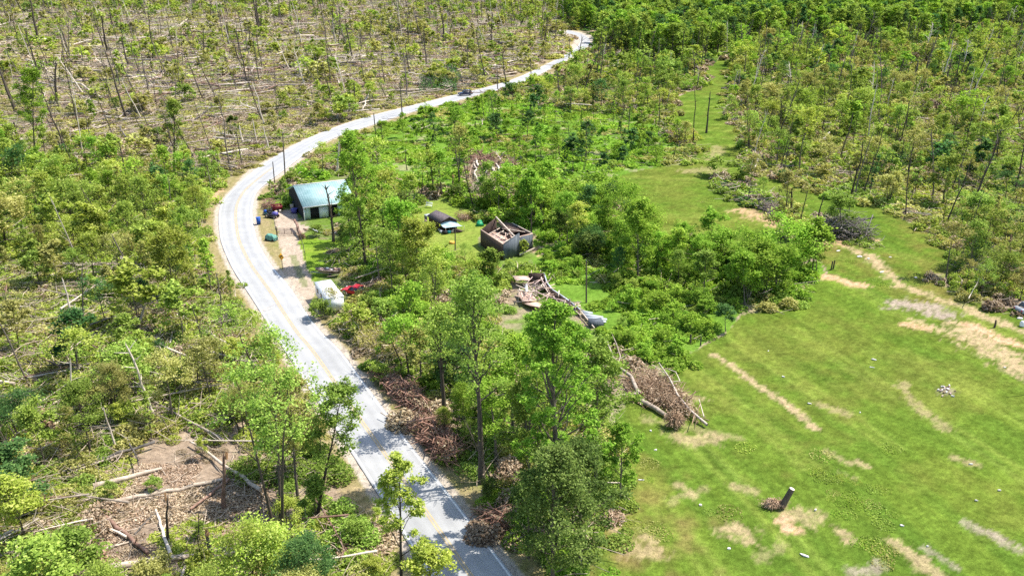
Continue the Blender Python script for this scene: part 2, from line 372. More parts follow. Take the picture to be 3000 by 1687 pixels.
    col = col*(1-tv[:, None])+vg*tv[:, None]
    ta = np.clip((.5+.3*n3-e)/.3, 0, 1); col = col*(1-ta[:, None])+np.array((.42,.36,.29))*ta[:, None]
    tints = [np.array((.40,.30,.17)), np.array((.52,.33,.20)), np.array((.34,.27,.21))]
    for P, hw, s_, ti in DIRT:
        W_ = [G(*p)[:2] for p in P]
        if len(W_) == 1: W_ = [W_[0], W_[0]+.01]
        d, a = dist_poly(x, y, W_)
        t = np.clip((hw*(.2+1.5*fnoise(x*.9, y*.9, 66))-d)/(.6*hw)+1.0*(n3-.5)+1.3*(n4-.5), 0, 1)*s_*np.clip(.05+1.3*n3+.6*n4, 0, 1)*.95
        col = col*(1-t[:, None])+tints[ti]*t[:, None]
    return col
# ---------------------------------------------------------------- ground sheet
rows = np.concatenate([np.linspace(-60, 28, 8), 30*1.0062**np.arange(0, 560), 960*1.06**np.arange(1, 45)])
tt = np.concatenate([-np.geomspace(.75, 6, 10)[::-1][:-1], np.linspace(-.75, .75, 620), np.geomspace(.75, 6, 10)[1:]])
X = np.maximum(np.abs(rows), 50)[:, None]*tt[None]; Y = np.repeat(rows[:, None], len(tt), 1)
xf, yf = X.ravel(), Y.ravel()
Zh = hz(xf, yf)
mb = MB(); nr, nc = X.shape
i = np.arange(nr-1)[:, None]*nc; j = np.arange(nc-1)[None]
mb.add(np.stack([xf, yf, Zh+(fnoise(xf*.6, yf*.6, 13, 2)-.5)*.12*np.clip((yf-30)/10, 0, 1)-.07], 1), np.stack([i+j, i+j+1, i+nc+j+1, i+nc+j], -1).reshape(-1, 4))
gm, gnt, gout = newmat("ground soil litter and turf")
_a = N(gnt, "ShaderNodeVertexColor", layer_name="Col"); _tc = N(gnt, "ShaderNodeTexCoord")
_n1 = noise(gnt, 1.6, 6, _tc.outputs['Object'], .7); _n2 = noise(gnt, 7., 4, _tc.outputs['Object'], .7)
_c = mix(gnt, 1., _a.outputs[0], ramp(gnt, _n1, [(.3, (.62,.62,.62)), (.7, (1.35,1.35,1.35))]), 'MULTIPLY')
_c = mix(gnt, 1., _c, ramp(gnt, _n2, [(.3, (.72,.72,.72)), (.7, (1.25,1.25,1.25))]), 'MULTIPLY')
_p = N(gnt, "ShaderNodeBsdfDiffuse"); gnt.links.new(_c, _p.inputs[0])
_b = N(gnt, "ShaderNodeBump"); _b.inputs['Strength'].default_value = .7; _b.inputs['Distance'].default_value = .15
gnt.links.new(_n2, _b.inputs['Height']); gnt.links.new(_b.outputs[0], _p.inputs['Normal']); gnt.links.new(_p.outputs[0], gout.inputs[0])
ground = mb.build("ground", gm, smooth=True)
gc = np.ones((len(xf), 4)); gc[:, :3] = ground_color(xf, yf)
ca = ground.data.color_attributes.new("Col", 'FLOAT_COLOR', 'POINT'); ca.data.foreach_set("color", gc.astype(np.float32).ravel())
tag(ground, kind='structure')
# ---------------------------------------------------------------- road with markings
ROADM = rough_mat("pale worn asphalt", (.285,.285,.285), (.36,.36,.355), .35, rough=.9, bump=.1, c3=(.325,.325,.32), det=8, obj=False)
def strip(P, Q, zo, name, m, nsub=1):
    """ribbon between two plan polylines, laid on the terrain"""
    n = len(P); rowsn = max(7, nsub); V = []
    for k in range(rowsn):
        t = k/(rowsn-1); p = P*(1-t)+Q*t; c_ = (P+Q)/2
        V.append(np.stack([p[:, 0], p[:, 1], hz(p[:, 0], p[:, 1])+zo], 1))
    V = np.array(V).reshape(-1, 3); i = np.arange(rowsn-1)[:, None]*n; j = np.arange(n-1)[None]
    mm = MB(); mm.add(V, np.stack([i+j, i+n+j, i+n+j+1, i+j+1], -1).reshape(-1, 4)); return mm
_nt = ROADM.node_tree; _va = N(_nt, "ShaderNodeVertexColor", layer_name="Wear"); _pb = next(n for n in _nt.nodes if n.type == 'BSDF_PRINCIPLED')
_src = _pb.inputs['Base Color'].links[0].from_socket; _nt.links.new(mix(_nt, 1., _src, _va.outputs[0], 'MULTIPLY'), _pb.inputs['Base Color'])
road = strip(RL, RR, .03, "road", ROADM, 27).build("road", ROADM); tag(road, kind='structure')
_n = len(RL); _k = np.repeat(np.arange(27), _n)/26.; _al = np.tile(np.concatenate([[0], np.cumsum(np.linalg.norm(np.diff(RC, axis=0), axis=1))]), 27)
_w = 1+.09*sum(np.exp(-((_k-c_)/.035)**2) for c_ in (.16, .38, .62, .84))-.10*np.exp(-((_k-.5)/.03)**2)-.05*np.exp(-((_k-.27)/.03)**2)-.05*np.exp(-((_k-.73)/.03)**2)
_w = _w*(.93+.14*fnoise(_al*.06, _k*6, 7))*np.where(vnoise(_al*.05, np.floor(_k*2)*7, 9) > .8, .93, 1.)
_wc = np.ones((len(_w), 4)); _wc[:, :3] = _w[:, None]; road.data.color_attributes.new("Wear", 'FLOAT_COLOR', 'POINT').data.foreach_set("color", _wc.astype(np.float32).ravel())
WHITE = plain("road paint white", (.62,.62,.60), .7, var=.15, scale=1.5); YEL = plain("road paint worn yellow", (.42,.33,.20), .7, var=.2, scale=1.5)
dN = (RR-RL)/RW[:, None]
def mark(off, wd, name, m, frm=0, to=None):
    base = RC+dN*off if abs(off) < 1 else (RL+dN*(.28) if off < 0 else RR-dN*.28)
    o = strip((base-dN*wd/2)[frm:to], (base+dN*wd/2)[frm:to], .036, name, m).build(name, m); return tag(o, kind='structure')
mark(-9, .2, "edge_line", WHITE); mark(9, .2, "edge_line", WHITE)
mark(-.16, .2, "centre_line", YEL, 0, 110); mark(.16, .2, "centre_line", YEL, 0, 110)
# ================================================================= vegetation
def skel(rng, h, Rd, cb, nl, r0, up=.7, sub=3, wob=.02, lean=(0, 0), multi=1):
    """trunk and limbs: list of (points, radii) and crown tips"""
    tubes = []; tips = []
    for s_ in range(multi):
        a0 = rng.uniform(0, 6.28); off = (0 if multi == 1 else 1)*np.array([math.cos(a0), math.sin(a0)])*h*rng.uniform(.08, .22)
        k = 8; t = np.linspace(0, 1, k)
        P = np.stack([t*lean[0]+off[0]*t+np.cumsum(rng.normal(0, wob*h/3, k))*t, t*lean[1]+off[1]*t+np.cumsum(rng.normal(0, wob*h/3, k))*t, t*h*(1 if s_ == 0 else rng.uniform(.75, 1))], 1)
        rr = r0*(1-.85*t)*(1 if multi == 1 else .7); rr[0] *= 1.25
        tubes.append((P, rr, 7))
        nn = max(2, int(nl/multi))
        for i in range(nn):
            tt_ = cb+(.98-cb)*((i+.5)/nn)**.85
            b = np.array([np.interp(tt_, t, P[:, q]) for q in range(3)])
            az = i*2.4+rng.uniform(-.4, .4)+s_; x = (tt_-cb)/(1-cb)
            L = Rd*(math.sin(math.pi*min(1, .22+x*.78))**.7)*rng.uniform(.7, 1.15)+.15*Rd
            el = up*rng.uniform(.6, 1.3)+x*.4
            d = np.array([math.cos(az)*math.cos(el), math.sin(az)*math.cos(el), math.sin(el)])
            q = np.linspace(0, 1, 4)[:, None]
            C = b+d*L*q+np.array([0, 0, .18*L])*q**2+rng.normal(0, .04*L, (4, 3))*q
            tubes.append((C, np.interp(tt_, t, rr)*.5*(1-.8*q[:, 0]), 4))
            tips.append(C[-1])
            for m in range(sub):
                f = rng.uniform(.35, .95); bb = C[0]*(1-f)+C[-1]*f
                d2 = d+rng.normal(0, .6, 3); d2[2] = abs(d2[2])*.8; e = bb+d2/np.linalg.norm(d2)*L*rng.uniform(.25, .5)
                tubes.append((np.array([bb, (bb+e)/2+rng.normal(0, .03*L, 3), e]), np.interp(tt_, t, rr)*.18*np.array([1, .7, .3]), 3))
                tips.append(e)
        tips.append(P[-1])
    return tubes, np.array(tips)
def wood_mesh(tubes, maxn=7, minr=0.):
    mb = MB()
    for P, r, n in tubes:
        if np.max(r) < minr: continue
        mb.tube(P, np.maximum(r, .012), min(n, maxn), cap=False)
    return mb
SHAPES = { # h, spread, crown base, limbs, trunk r, up, sub, multi, clump sigma, leaf-count factor
 'round':   (11, 3.1, .25, 17, .19, .65, 3, 1, .50, .8),
 'tall':    (16, 3.0, .28, 24, .22, .8, 3, 1, .55, 1.15),
 'spread':  (9, 3.4, .22, 18, .20, .5, 3, 3, .55, 1.1),
 'tuft':    (11, 1.25, .12, 26, .14, .9, 1, 1, .42, .42),
 'ragged':  (10, 3.0, .30, 9, .17, .6, 2, 1, .55, .4),
 'sapling': (5, 1.6, .15, 10, .06, .8, 2, 1, .45, .45),
 'bush':    (2.6, 1.7, .05, 12, .05, .6, 2, 3, .45, .42),
 'conifer': (9, 1.9, .05, 34, .12, -.05, 3, 1, .3, .8),
}
LOD = {0: (8500, .125), 1: (3400, .19), 2: (1500, .29), 3: (620, .45)}
_tc_ = {}
def tree_meshes(shape, var, lod, pal):
    key = (shape, var, lod, pal)
    if key in _tc_: return _tc_[key]
    h, Rd, cb, nl, r0, up, sub, multi, sg, lf = SHAPES[shape]
    rng = np.random.default_rng(hash((shape, var)) % 99991 if False else sum(ord(c) for c in shape)*31+var*7)
    h = h*rng.uniform(.9, 1.1); Rd = Rd*rng.uniform(.85, 1.2)
    tubes, tips = skel(rng, h, Rd, cb, nl, r0, up, sub, .03, rng.normal(0, .03*h, 2), multi)
    if shape == 'conifer':
        for T in tips: rr = math.hypot(T[0], T[1]); lim = max(.15, (1-T[2]/h)*Rd); f = min(1, lim/max(rr, .01)); T[0] *= f; T[1] *= f
    bm = BARKG if var % 2 else BARK
    wk = ('w', shape, var, min(lod, 2))
    if wk not in _tc_: _tc_[wk] = wood_mesh(tubes, 7 if lod == 0 else 4, (0, 0, .012, .02)[lod]).mesh(shape+" trunk", bm)
    n, sz = LOD[lod]; n = int(n*lf)
    if shape in ('bush', 'sapling', 'conifer', 'tuft') : sz *= .8
    w_ = rng.uniform(.2, 1.6, len(tips)); w_ /= w_.sum()
    idx = rng.choice(len(tips), n, p=w_)
    C = tips[idx]+rng.normal(0, sg*Rd/3.2, (n, 3))*np.array([1, 1, .65]); C[:, 2] = np.maximum(C[:, 2], .15)
    cm = MB().leaves(C, sz, rng, up=.9).mesh(shape+" crown", LM[pal])
    _tc_[key] = (_tc_[wk], cm); return _tc_[key]
def add_tree(name, P, shape, var, lod, pal, sc, rz, label=None, cat="tree", group=None, tilt=(0, 0)):
    wm, cm = tree_meshes(shape, var, lod, pal)
    r = empty(name, P, 0, label, cat, group); r.scale = (sc[0], sc[0], sc[1]); r.rotation_euler = (tilt[0], tilt[1], rz)
    a = bpy.data.objects.new("trunk" if shape not in ('bush',) else "stem", wm); b = bpy.data.objects.new("crown" if shape != 'bush' else "foliage", cm)
    for o in (a, b): COL.objects.link(o); o.parent = r
    return r
# ---- bare snags and fallen logs
def snag_mb(rng, h=1., r=.16, limbs=6, broken=True, Lf=.16):
    mb = MB(); k = 7; t = np.linspace(0, 1, k)
    P = np.stack([np.cumsum(rng.normal(0, .012*h, k)), np.cumsum(rng.normal(0, .012*h, k)), t*h], 1); P[0, :2] = 0
    rr = r*(1-.55*t); rr[0] *= 1.3
    mb.tube(P, rr, 7)
    for i in range(limbs):
        tt_ = rng.uniform(.35, .98); b = np.array([np.interp(tt_, t, P[:, q]) for q in range(3)]); az = rng.uniform(0, 6.28); el = rng.uniform(.2, 1.1)
        L = h*rng.uniform(.06, Lf); d = np.array([math.cos(az)*math.cos(el), math.sin(az)*math.cos(el), math.sin(el)])
        e = b+d*L; mb.tube([b, (b+e)/2+rng.normal(0, .04*L, 3), e], np.array([.35, .22, .08])*r, 4, cap=False)
    for q in range(4):
        az = q*1.6+rng.uniform(-.4, .4); rr_ = r*.22
        b = P[-1]+np.array([math.cos(az), math.sin(az), 0])*rr_; mb.tube([b-[0, 0, .1], b+[0, 0, h*rng.uniform(.01, .05)+.1]], [r*.2, .01], 4, cap=False)
    return mb
SNAG = {}
def snag_mesh(v, mat_i):
    k = (v, mat_i)
    if k not in SNAG:
        rng = np.random.default_rng(500+v); SNAG[k] = snag_mb(rng, 12., .17, [3, 8, 14, 5, 20, 9][v % 6], Lf=[.1, .2, .25, .12, .3, .15][v % 6]).mesh("snag wood", [BARK, BARKG, PALE][mat_i])
    return SNAG[k]
LOGS = {}
def log_mesh(v, mat_i):
    k = (v, mat_i)
    if k not in LOGS:
        rng = np.random.default_rng(900+v); mb = MB(); n = 8; t = np.linspace(0, 1, n)
        P = np.stack([t*12-6, np.cumsum(rng.normal(0, .10, n)), .28+.35*np.sin(t*2.5+v)*rng.uniform(0, 1)+0*t], 1)
        mb.tube(P, .24*(1-.65*t), 7)
        for i in range([2, 6, 10, 4, 12][v % 5]):
            tt_ = rng.uniform(.4, 1); b = np.array([np.interp(tt_, t, P[:, q]) for q in range(3)]); d = np.array([rng.uniform(.4, 1), rng.normal(0, .7), abs(rng.normal(0, .5))]); L = rng.uniform(1, 3.2)
            e = b+d/np.linalg.norm(d)*L; mb.tube([b, (b+e)/2+rng.normal(0, .1, 3), e], [.08, .05, .02], 4, cap=False)
        LOGS[k] = mb.mesh("log wood", [LOGM, LOGR, LOGD, PALE][mat_i])
    return LOGS[k]
# ---- undergrowth patches (leaf clumps and broken sticks, about 3 m radius)
PATCH = {}
def patch_mesh(v, lod, pal, sticks, hgt):
    k = (v, lod, pal, sticks, hgt)
    if k in PATCH: return PATCH[k]
    rng = np.random.default_rng(70+v*13+sticks); mb = MB()
    n, sz = {0: (3400, .11), 1: (1500, .165), 2: (650, .26), 3: (330, .40)}[lod]
    nb = 11; c = rng.uniform(-2.4, 2.4, (nb, 2)); rad = rng.uniform(.4, 1.2, nb); hh = rng.uniform(.25, 1., nb)*hgt
    i = rng.choice(nb, n, p=rad**2/np.sum(rad**2)); a = rng.uniform(0, 6.28, n); q = np.sqrt(rng.uniform(0, 1, n))
    z = hh[i]*np.sqrt(np.maximum(0, 1-q*q))*rng.uniform(.35, 1.05, n)+.04
    C = np.stack([c[i, 0]+np.cos(a)*q*rad[i]*1.15, c[i, 1]+np.sin(a)*q*rad[i]*1.15, z], 1)
    mb.leaves(C, sz, rng, 0, up=.7)
    for s_ in range(sticks if lod < 3 else sticks//2):
        p = rng.uniform(-2.6, 2.6, 2); an = rng.normal(.2, 1.1); L = rng.uniform(.8, 3.6); el = abs(rng.normal(0, .22))
        d = np.array([math.cos(an)*math.cos(el), math.sin(an)*math.cos(el), math.sin(el)]); b = np.array([p[0], p[1], rng.uniform(.1, hgt*.9)])
        w_ = rng.uniform(.02, .06)*(1, 1, 1.2, 1.5)[lod]
        mb.tube([b-d*L/2, b+rng.normal(0, .06*L, 3), b+d*L/2], [w_, w_*.8, w_*.3], 3, 1, cap=False)
    PATCH[k] = mb.mesh("patch", [LM[pal], TWIG]); return PATCH[k]
# ---- scattering
KEEP = [(742,452,895,560),(640,528,770,600),(640,545,662,565),(700,634,716,674),(700,600,760,700),(798,668,850,700),(783,700,876,758),(850,706,902,734),(1062,520,1160,605),(1068,508,1090,526),
        (1202,552,1350,660),(1286,682,1530,838),(1468,650,1482,762),(1155,228,1184,245),(1535,885,1790,1110),(1910,1225,2010,1300),(1900,515,1960,560),(1750,845,1800,875),(1805,790,1845,842),(820,330,850,360)]
def jgrid(sp, y0=50., y1=900., seed=0, xm=.66):
    rng = np.random.default_rng(1000+seed); out = []
    ys = np.arange(y0, y1, sp)
    for y in ys:
        W_ = y*xm+20; xs = np.arange(-W_, W_, sp)
        out.append(np.stack([xs+rng.uniform(-.5, .5, len(xs))*sp, np.full(len(xs), y)+rng.uniform(-.5, .5, len(xs))*sp], 1))
    return np.vstack(out)
def road_clear(x, y):
    d, a = dist_poly(x, y, RC); wl = np.interp(a, np.concatenate([[0], np.cumsum(np.linalg.norm(np.diff(RC, axis=0), axis=1))]), RW)/2
    return d-wl
def keepout(x, y, h, rad, road=True):
    z = hz(x, y); u, v = proj(x, y, z); ut, vt = proj(x, y, z+h); s_ = pxm_a(x, y)*rad*1.5
    ok = np.ones(len(x), bool)
    for a, b, c, d in KEEP:
        ok &= ~((u+s_ > a) & (u-s_ < c) & (v > b+.12*(d-b)) & (vt < d))
    if road:
        for f in (.35, .6, .85):
            ok &= ~pip(u, v*(1-f)+vt*f, ROADPX)
            ok &= ~pip(u-s_*.6, v*(1-f)+vt*f, ROADPX)
    return ok
TREE = dict(id=[], x=[], y=[], h=[])
def scatter(sp, seed, dens, hfun, rad, clear, y1=900., road=True):
    P = jgrid(sp, 52., y1, seed); x, y = P[:, 0], P[:, 1]; z = zones(x, y); u, v = proj(x, y, hz(x, y))
    rng = np.random.default_rng(seed+5); r = rng.uniform(0, 1, len(x)); n = fnoise(x*.045, y*.045, seed+9, 2)
    p = np.zeros(len(x)); h = np.zeros(len(x))
    for k, (d, h0, h1) in dens.items():
        m = z == k; p[m] = d*np.clip(-.8+3.6*n[m], .06, 1.7) if k in ('blow', 'leftmix') else d*np.clip(-.1+2.2*n[m], 0, 1.4) if k in ('blow', 'right', 'leftmix', 'meadow', 'center') else d; h[m] = h0+(h1-h0)*rng.uniform(0, 1, m.sum())**1.3
    ok = (r < p) & (u > -350) & (u < 2926) & (v < 2000) & (road_clear(x, y) > clear+h*.12)
    x, y, z, h, u, v = x[ok], y[ok], z[ok], h[ok], u[ok], v[ok]
    ok = keepout(x, y, h, rad*h, road); return x[ok], y[ok], z[ok], h[ok], u[ok], v[ok], rng, hz(x[ok], y[ok])
PAL = { # zone: [(palette, weight)]
 'top': (('dark', .22), ('mid', .45), ('fresh', .33)), 'right': (('mid', .33), ('olive', .3), ('yellow', .25), ('fresh', .1), ('dark', .02)),
 'blow': (('olive', .62), ('mid', .13), ('yellow', .2), ('deep', .05)), 'leftgreen': (('mid', .34), ('yellow', .36), ('fresh', .12), ('dark', .08), ('olive', .1)),
 'leftmix': (('olive', .34), ('mid', .34), ('yellow', .25), ('dark', .07)), 'center': (('mid', .38), ('fresh', .34), ('yellow', .16), ('deep', .12)),
 'meadow': (('fresh', .6), ('mid', .15), ('dark', .25)), 'thicket': (('fresh', .68), ('mid', .22), ('dark', .10)), 'vines': (('fresh', .9), ('mid', .1)),
 'island': (('mid', .5), ('dark', .25), ('olive', .25)), 'clear': (('yellow', .5), ('mid', .5)), 'clear2': (('yellow', .5), ('mid', .5)), 'yard': (('fresh', 1),), 'yard2': (('mid', 1),), 'debris': (('olive', 1),), 'open': (('mid', 1),),
 'verge': (('mid', 1),), 'drive': (('mid', 1),)}
SHP = {
 'top': (('round', .4), ('tall', .4), ('conifer', .2)), 'right': (('tuft', .2), ('round', .3), ('ragged', .25), ('sapling', .15), ('spread', .1)), 'blow': (('tuft', .13), ('sapling', .37), ('bush', .35), ('ragged', .15)),
 'leftgreen': (('round', .28), ('spread', .14), ('tuft', .22), ('ragged', .14), ('tall', .12), ('sapling', .1)), 'leftmix': (('ragged', .25), ('sapling', .2), ('tuft', .1), ('bush', .1), ('round', .25), ('spread', .1)),
 'center': (('round', .25), ('tall', .25), ('tuft', .2), ('ragged', .3)), 'meadow': (('sapling', .4), ('round', .25), ('conifer', .2), ('tuft', .15)), 'thicket': (('round', .5), ('spread', .3), ('tall', .1), ('sapling', .1)),
 'vines': (('bush', 1.),), 'island': (('round', .3), ('ragged', .3), ('bush', .4)), 'clear': (('sapling', .5), ('bush', .5)), 'clear2': (('sapling', .5), ('bush', .5))}
def pick(rng, T):
    r = rng.uniform(0, sum(w_ for _, w_ in T)); a = 0
    for n, w_ in T:
        a += w_
        if r <= a: return n
    return T[-1][0]
def vn(u, v): return -20 < u < 2596 and -20 < v
trees = []   # dicts
for (sp, seed, dens, rad, clear) in (
    (4.2, 1, {'top': (.8, 9, 16), 'leftgreen': (.72, 4.5, 9.5), 'thicket': (.88, 4.5, 9), 'island': (.3, 3, 6)}, .2, 1.5),
    (5.4, 2, {'right': (.62, 3.2, 9.5), 'center': (.85, 5, 11.5)}, .2, 1.5),
    (4.8, 3, {'blow': (.30, 1.8, 6.), 'leftmix': (.55, 2.5, 8.5)}, .15, 2.),
    (5.5, 4, {'meadow': (.52, 2.5, 7)}, .2, 2.),
    (2.8, 5, {'vines': (.55, 1, 2.4), 'clear': (.10, 1, 2.5), 'clear2': (.2, 1, 2.5), 'center': (.3, 1.5, 3.5), 'thicket': (.25, 1.5, 4), 'right': (.10, 1.5, 4), 'island': (.2, 1, 2.5)}, .3, 1.)):
    x, y, z, h, u, v, rng, zz = scatter(sp, seed, dens, None, rad, clear)
    nz = fnoise(x*.02, y*.02, 123, 2)
    for i in range(len(x)):
        zn = z[i]; T = PAL[zn]
        if zn == 'blow' and v[i] < 130 and u[i] > 900 and rng.uniform() < .4: T = PAL['right']
        if zn in ('right',) and nz[i] > .55: T = (('mid', .5), ('yellow', .3), ('fresh', .2))
        if zn == 'right' and (v[i] > 430 or (u[i] > 2500 and v[i] > 330)): T = (('olive', .35), ('mid', .4), ('dark', .25))
        if zn == 'right' and v[i] < 240 and rng.uniform() < .5: T = PAL['top']
        if zn == 'blow' and nz[i] > .58: T = (('yellow', .6), ('mid', .4))
        shp = pick(rng, SHP[zn]); sh = SHAPES[shp]
        if h[i] < 3.2 and shp not in ('bush', 'sapling', 'conifer'): shp = 'bush' if rng.uniform() < .6 else 'sapling'
        if h[i] > 5 and shp == 'bush': shp = 'sapling'
        trees.append(dict(x=x[i], y=y[i], z=zz[i], h=h[i], u=u[i], v=v[i], zone=zn, shp=shp, pal=pick(rng, T), var=int(rng.integers(0, 4)), rz=rng.uniform(0, 6.28), wd=rng.uniform(.8, 1.25)))
def lod_of(y): return 0 if y < 92 else 1 if y < 165 else 2 if y < 330 else 3
# one object of many instances for what nobody would count
def stuff_object(name, pts, protos, label=None):
    """pts: list of (x,y,z,rx,ry,rz,sx,sz,idx); protos: list of meshes-tuples"""
    A = np.array(pts, float); me = bpy.data.meshes.new(name); me.vertices.add(len(A)); me.vertices.foreach_set("co", A[:, :3].astype(np.float32).ravel())
    me.attributes.new("rot", 'FLOAT_VECTOR', 'POINT').data.foreach_set("vector", A[:, 3:6].astype(np.float32).ravel())
    me.attributes.new("scl", 'FLOAT_VECTOR', 'POINT').data.foreach_set("vector", A[:, [6, 6, 7]].astype(np.float32).ravel())
    me.attributes.new("idx", 'INT', 'POINT').data.foreach_set("value", A[:, 8].astype(np.int32))
    o = bpy.data.objects.new(name, me); COL.objects.link(o); tag(o, kind='stuff')
    ng = bpy.data.node_groups.new(name, 'GeometryNodeTree')
    ng.interface.new_socket(name="Geometry", in_out='INPUT', socket_type='NodeSocketGeometry'); ng.interface.new_socket(name="Geometry", in_out='OUTPUT', socket_type='NodeSocketGeometry')
    gi = ng.nodes.new("NodeGroupInput"); go = ng.nodes.new("NodeGroupOutput"); L = ng.links.new
    m2p = ng.nodes.new("GeometryNodeMeshToPoints"); iop = ng.nodes.new("GeometryNodeInstanceOnPoints"); jn = ng.nodes.new("GeometryNodeJoinGeometry")
    L(gi.outputs[0], m2p.inputs[0]); L(m2p.outputs[0], iop.inputs['Points'])
    for meshes in reversed(protos):
        j2 = ng.nodes.new("GeometryNodeJoinGeometry"); g2i = ng.nodes.new("GeometryNodeGeometryToInstance")
        for m in meshes:
            if m.name not in PO: PO[m.name] = bpy.data.objects.new(m.name, m)
            oi = ng.nodes.new("GeometryNodeObjectInfo"); oi.inputs['Object'].default_value = PO[m.name]; L(oi.outputs['Geometry'], j2.inputs[0])
        L(j2.outputs[0], g2i.inputs[0]); L(g2i.outputs[0], jn.inputs[0])
    L(jn.outputs[0], iop.inputs['Instance']); iop.inputs['Pick Instance'].default_value = True
    for nm, ty, sck in (("idx", 'INT', 'Instance Index'), ("rot", 'FLOAT_VECTOR', 'Rotation'), ("scl", 'FLOAT_VECTOR', 'Scale')):
        na = ng.nodes.new("GeometryNodeInputNamedAttribute"); na.data_type = ty; na.inputs[0].default_value = nm
        L(next(q for q in na.outputs if q.enabled and q.name == 'Attribute'), iop.inputs[sck])
    L(iop.outputs[0], go.inputs[0]); md = o.modifiers.new("instances", 'NODES'); md.node_group = ng
    return o
PO = {}
def scr(t): # size on the photo, 0 if outside the frame
    u, v = t['u'], t['v']; s_ = pxm_a(0, t['y'])*t['h']
    if u < 0 or u > 2576 or v-s_*.9 > 1449 or v < 0: return 0
    vis = 1 if v < 1449 else .4
    return s_*vis
trees.sort(key=lambda t: -scr(t))
bushes = [t for t in trees if t['shp'] == 'bush']; wood = [t for t in trees if t['shp'] != 'bush']
indiv = []; rest = []
for L_, nm in ((wood, 'broadleaf_tree'), (bushes, 'shrub')):
    for k, t in enumerate(L_):
        t['kind'] = nm
        (indiv if k < (235 if nm == 'broadleaf_tree' else 170) and scr(t) > 0 else rest).append(t)
THINGS = []   # for labels: (object, u, v, adjective phrase, kind phrase)
PALN = {'fresh': 'bright green', 'mid': 'mid green', 'yellow': 'yellow-green', 'olive': 'olive green', 'dark': 'dark green', 'deep': 'deep green', 'dry': 'brown'}
SHN = {'round': 'rounded', 'tall': 'tall', 'spread': 'many-stemmed', 'tuft': 'narrow shaggy', 'ragged': 'sparse ragged', 'sapling': 'slender young', 'bush': 'low leafy', 'conifer': 'conical'}
GRP = {'broadleaf_tree': 'green trees standing among the storm damage', 'shrub': 'leafy shrubs among the fallen trees'}
for t in indiv:
    sh = SHAPES[t['shp']]; sz = t['h']/sh[0]; P = (t['x'], t['y'], t['z']-.1)
    if t['shp'] == 'conifer': t['kind'] = 'conifer_tree'
    o = add_tree(t['kind'], P, t['shp'], t['var'], lod_of(t['y']), t['pal'], (sz*t['wd'], sz), t['rz'], None, 'shrub' if t['kind'] == 'shrub' else 'tree', GRP.get(t['kind'], 'dark conifers among the broadleaf trees'))
    THINGS.append((o, t['u'], t['v'], SHN[t['shp']]+' '+PALN[t['pal']], 'shrub' if t['kind'] == 'shrub' else 'conifer' if t['kind'] == 'conifer_tree' else 'tree'))
protos = []; pidx = {}; pts = []
for t in rest:
    lod = lod_of(t['y']); k = (t['shp'], t['var'] % (4 if lod < 3 else 3), lod, t['pal'])
    if k not in pidx: pidx[k] = len(protos); protos.append(tree_meshes(*k))
    sh = SHAPES[t['shp']]; sz = t['h']/sh[0]
    pts.append((t['x'], t['y'], t['z']-.1, rnd.gauss(0, .06), rnd.gauss(0, .06), t['rz'], sz*t['wd'], sz, pidx[k]))
print("trees", len(indiv), len(rest), "protos", len(protos))
stuff_object("woodland", pts, protos)
# ---- snags
def do_snags():
    x, y, z, h, u, v, rng, zz = scatter(7., 21, {'blow': (.20, 5, 19), 'right': (.5, 5, 15), 'leftmix': (.35, 4, 13), 'leftgreen': (.16, 8, 15), 'meadow': (.25, 3, 9), 'center': (.2, 5, 11), 'top': (.12, 10, 18), 'island': (.3, 4, 10), 'debris': (.5, 3, 6)}, None, .05, 2.5)
    T = []
    for i in range(len(x)):
        left = u[i] < 1300
        tl = (rng.normal(.0, .10), rng.normal(-.13 if left else .10, .12))
        T.append(dict(x=x[i], y=y[i], z=zz[i], h=h[i], u=u[i], v=v[i], var=int(rng.integers(0, 6)), mat=int(rng.choice([0, 1, 2], p=[.55, .33, .12])), tl=tl, w=rng.uniform(.5, 1.25), rz=rng.uniform(0, 6.28)))
    T.sort(key=lambda t: -scr(t)); rest = []; n = 0
    for t in T:
        s_ = t['h']/12.; P = (t['x'], t['y'], t['z']-.2); w_ = s_**.5*t['w']*(1.25 if t['y'] > 300 else 1)
        if n < 290 and scr(t) > 0:
            n += 1; o = bpy.data.objects.new("dead_snag", snag_mesh(t['var'], t['mat'])); COL.objects.link(o); o.location = P; o.scale = (w_, w_, s_); o.rotation_euler = (t['tl'][0], t['tl'][1], 0)
            tag(o, None, 'dead tree', 'broken bare trunks left standing by the storm')
            THINGS.append((o, t['u'], t['v'], ('tall ' if t['h'] > 11 else 'short ' if t['h'] < 6.5 else '')+['dark', 'grey-brown', 'pale'][t['mat']]+' bare', 'broken trunk leaning left' if t['tl'][1] < -.12 else 'broken trunk leaning right' if t['tl'][1] > .12 else 'upright broken trunk'))
        else: rest.append((*P, t['tl'][0], t['tl'][1], 0, w_, s_, t['var']*3+t['mat']))
    stuff_object("standing_deadwood", rest, [(snag_mesh(v_, m),) for v_ in range(6) for m in range(3)]); print("snags", n, len(rest))
do_snags()
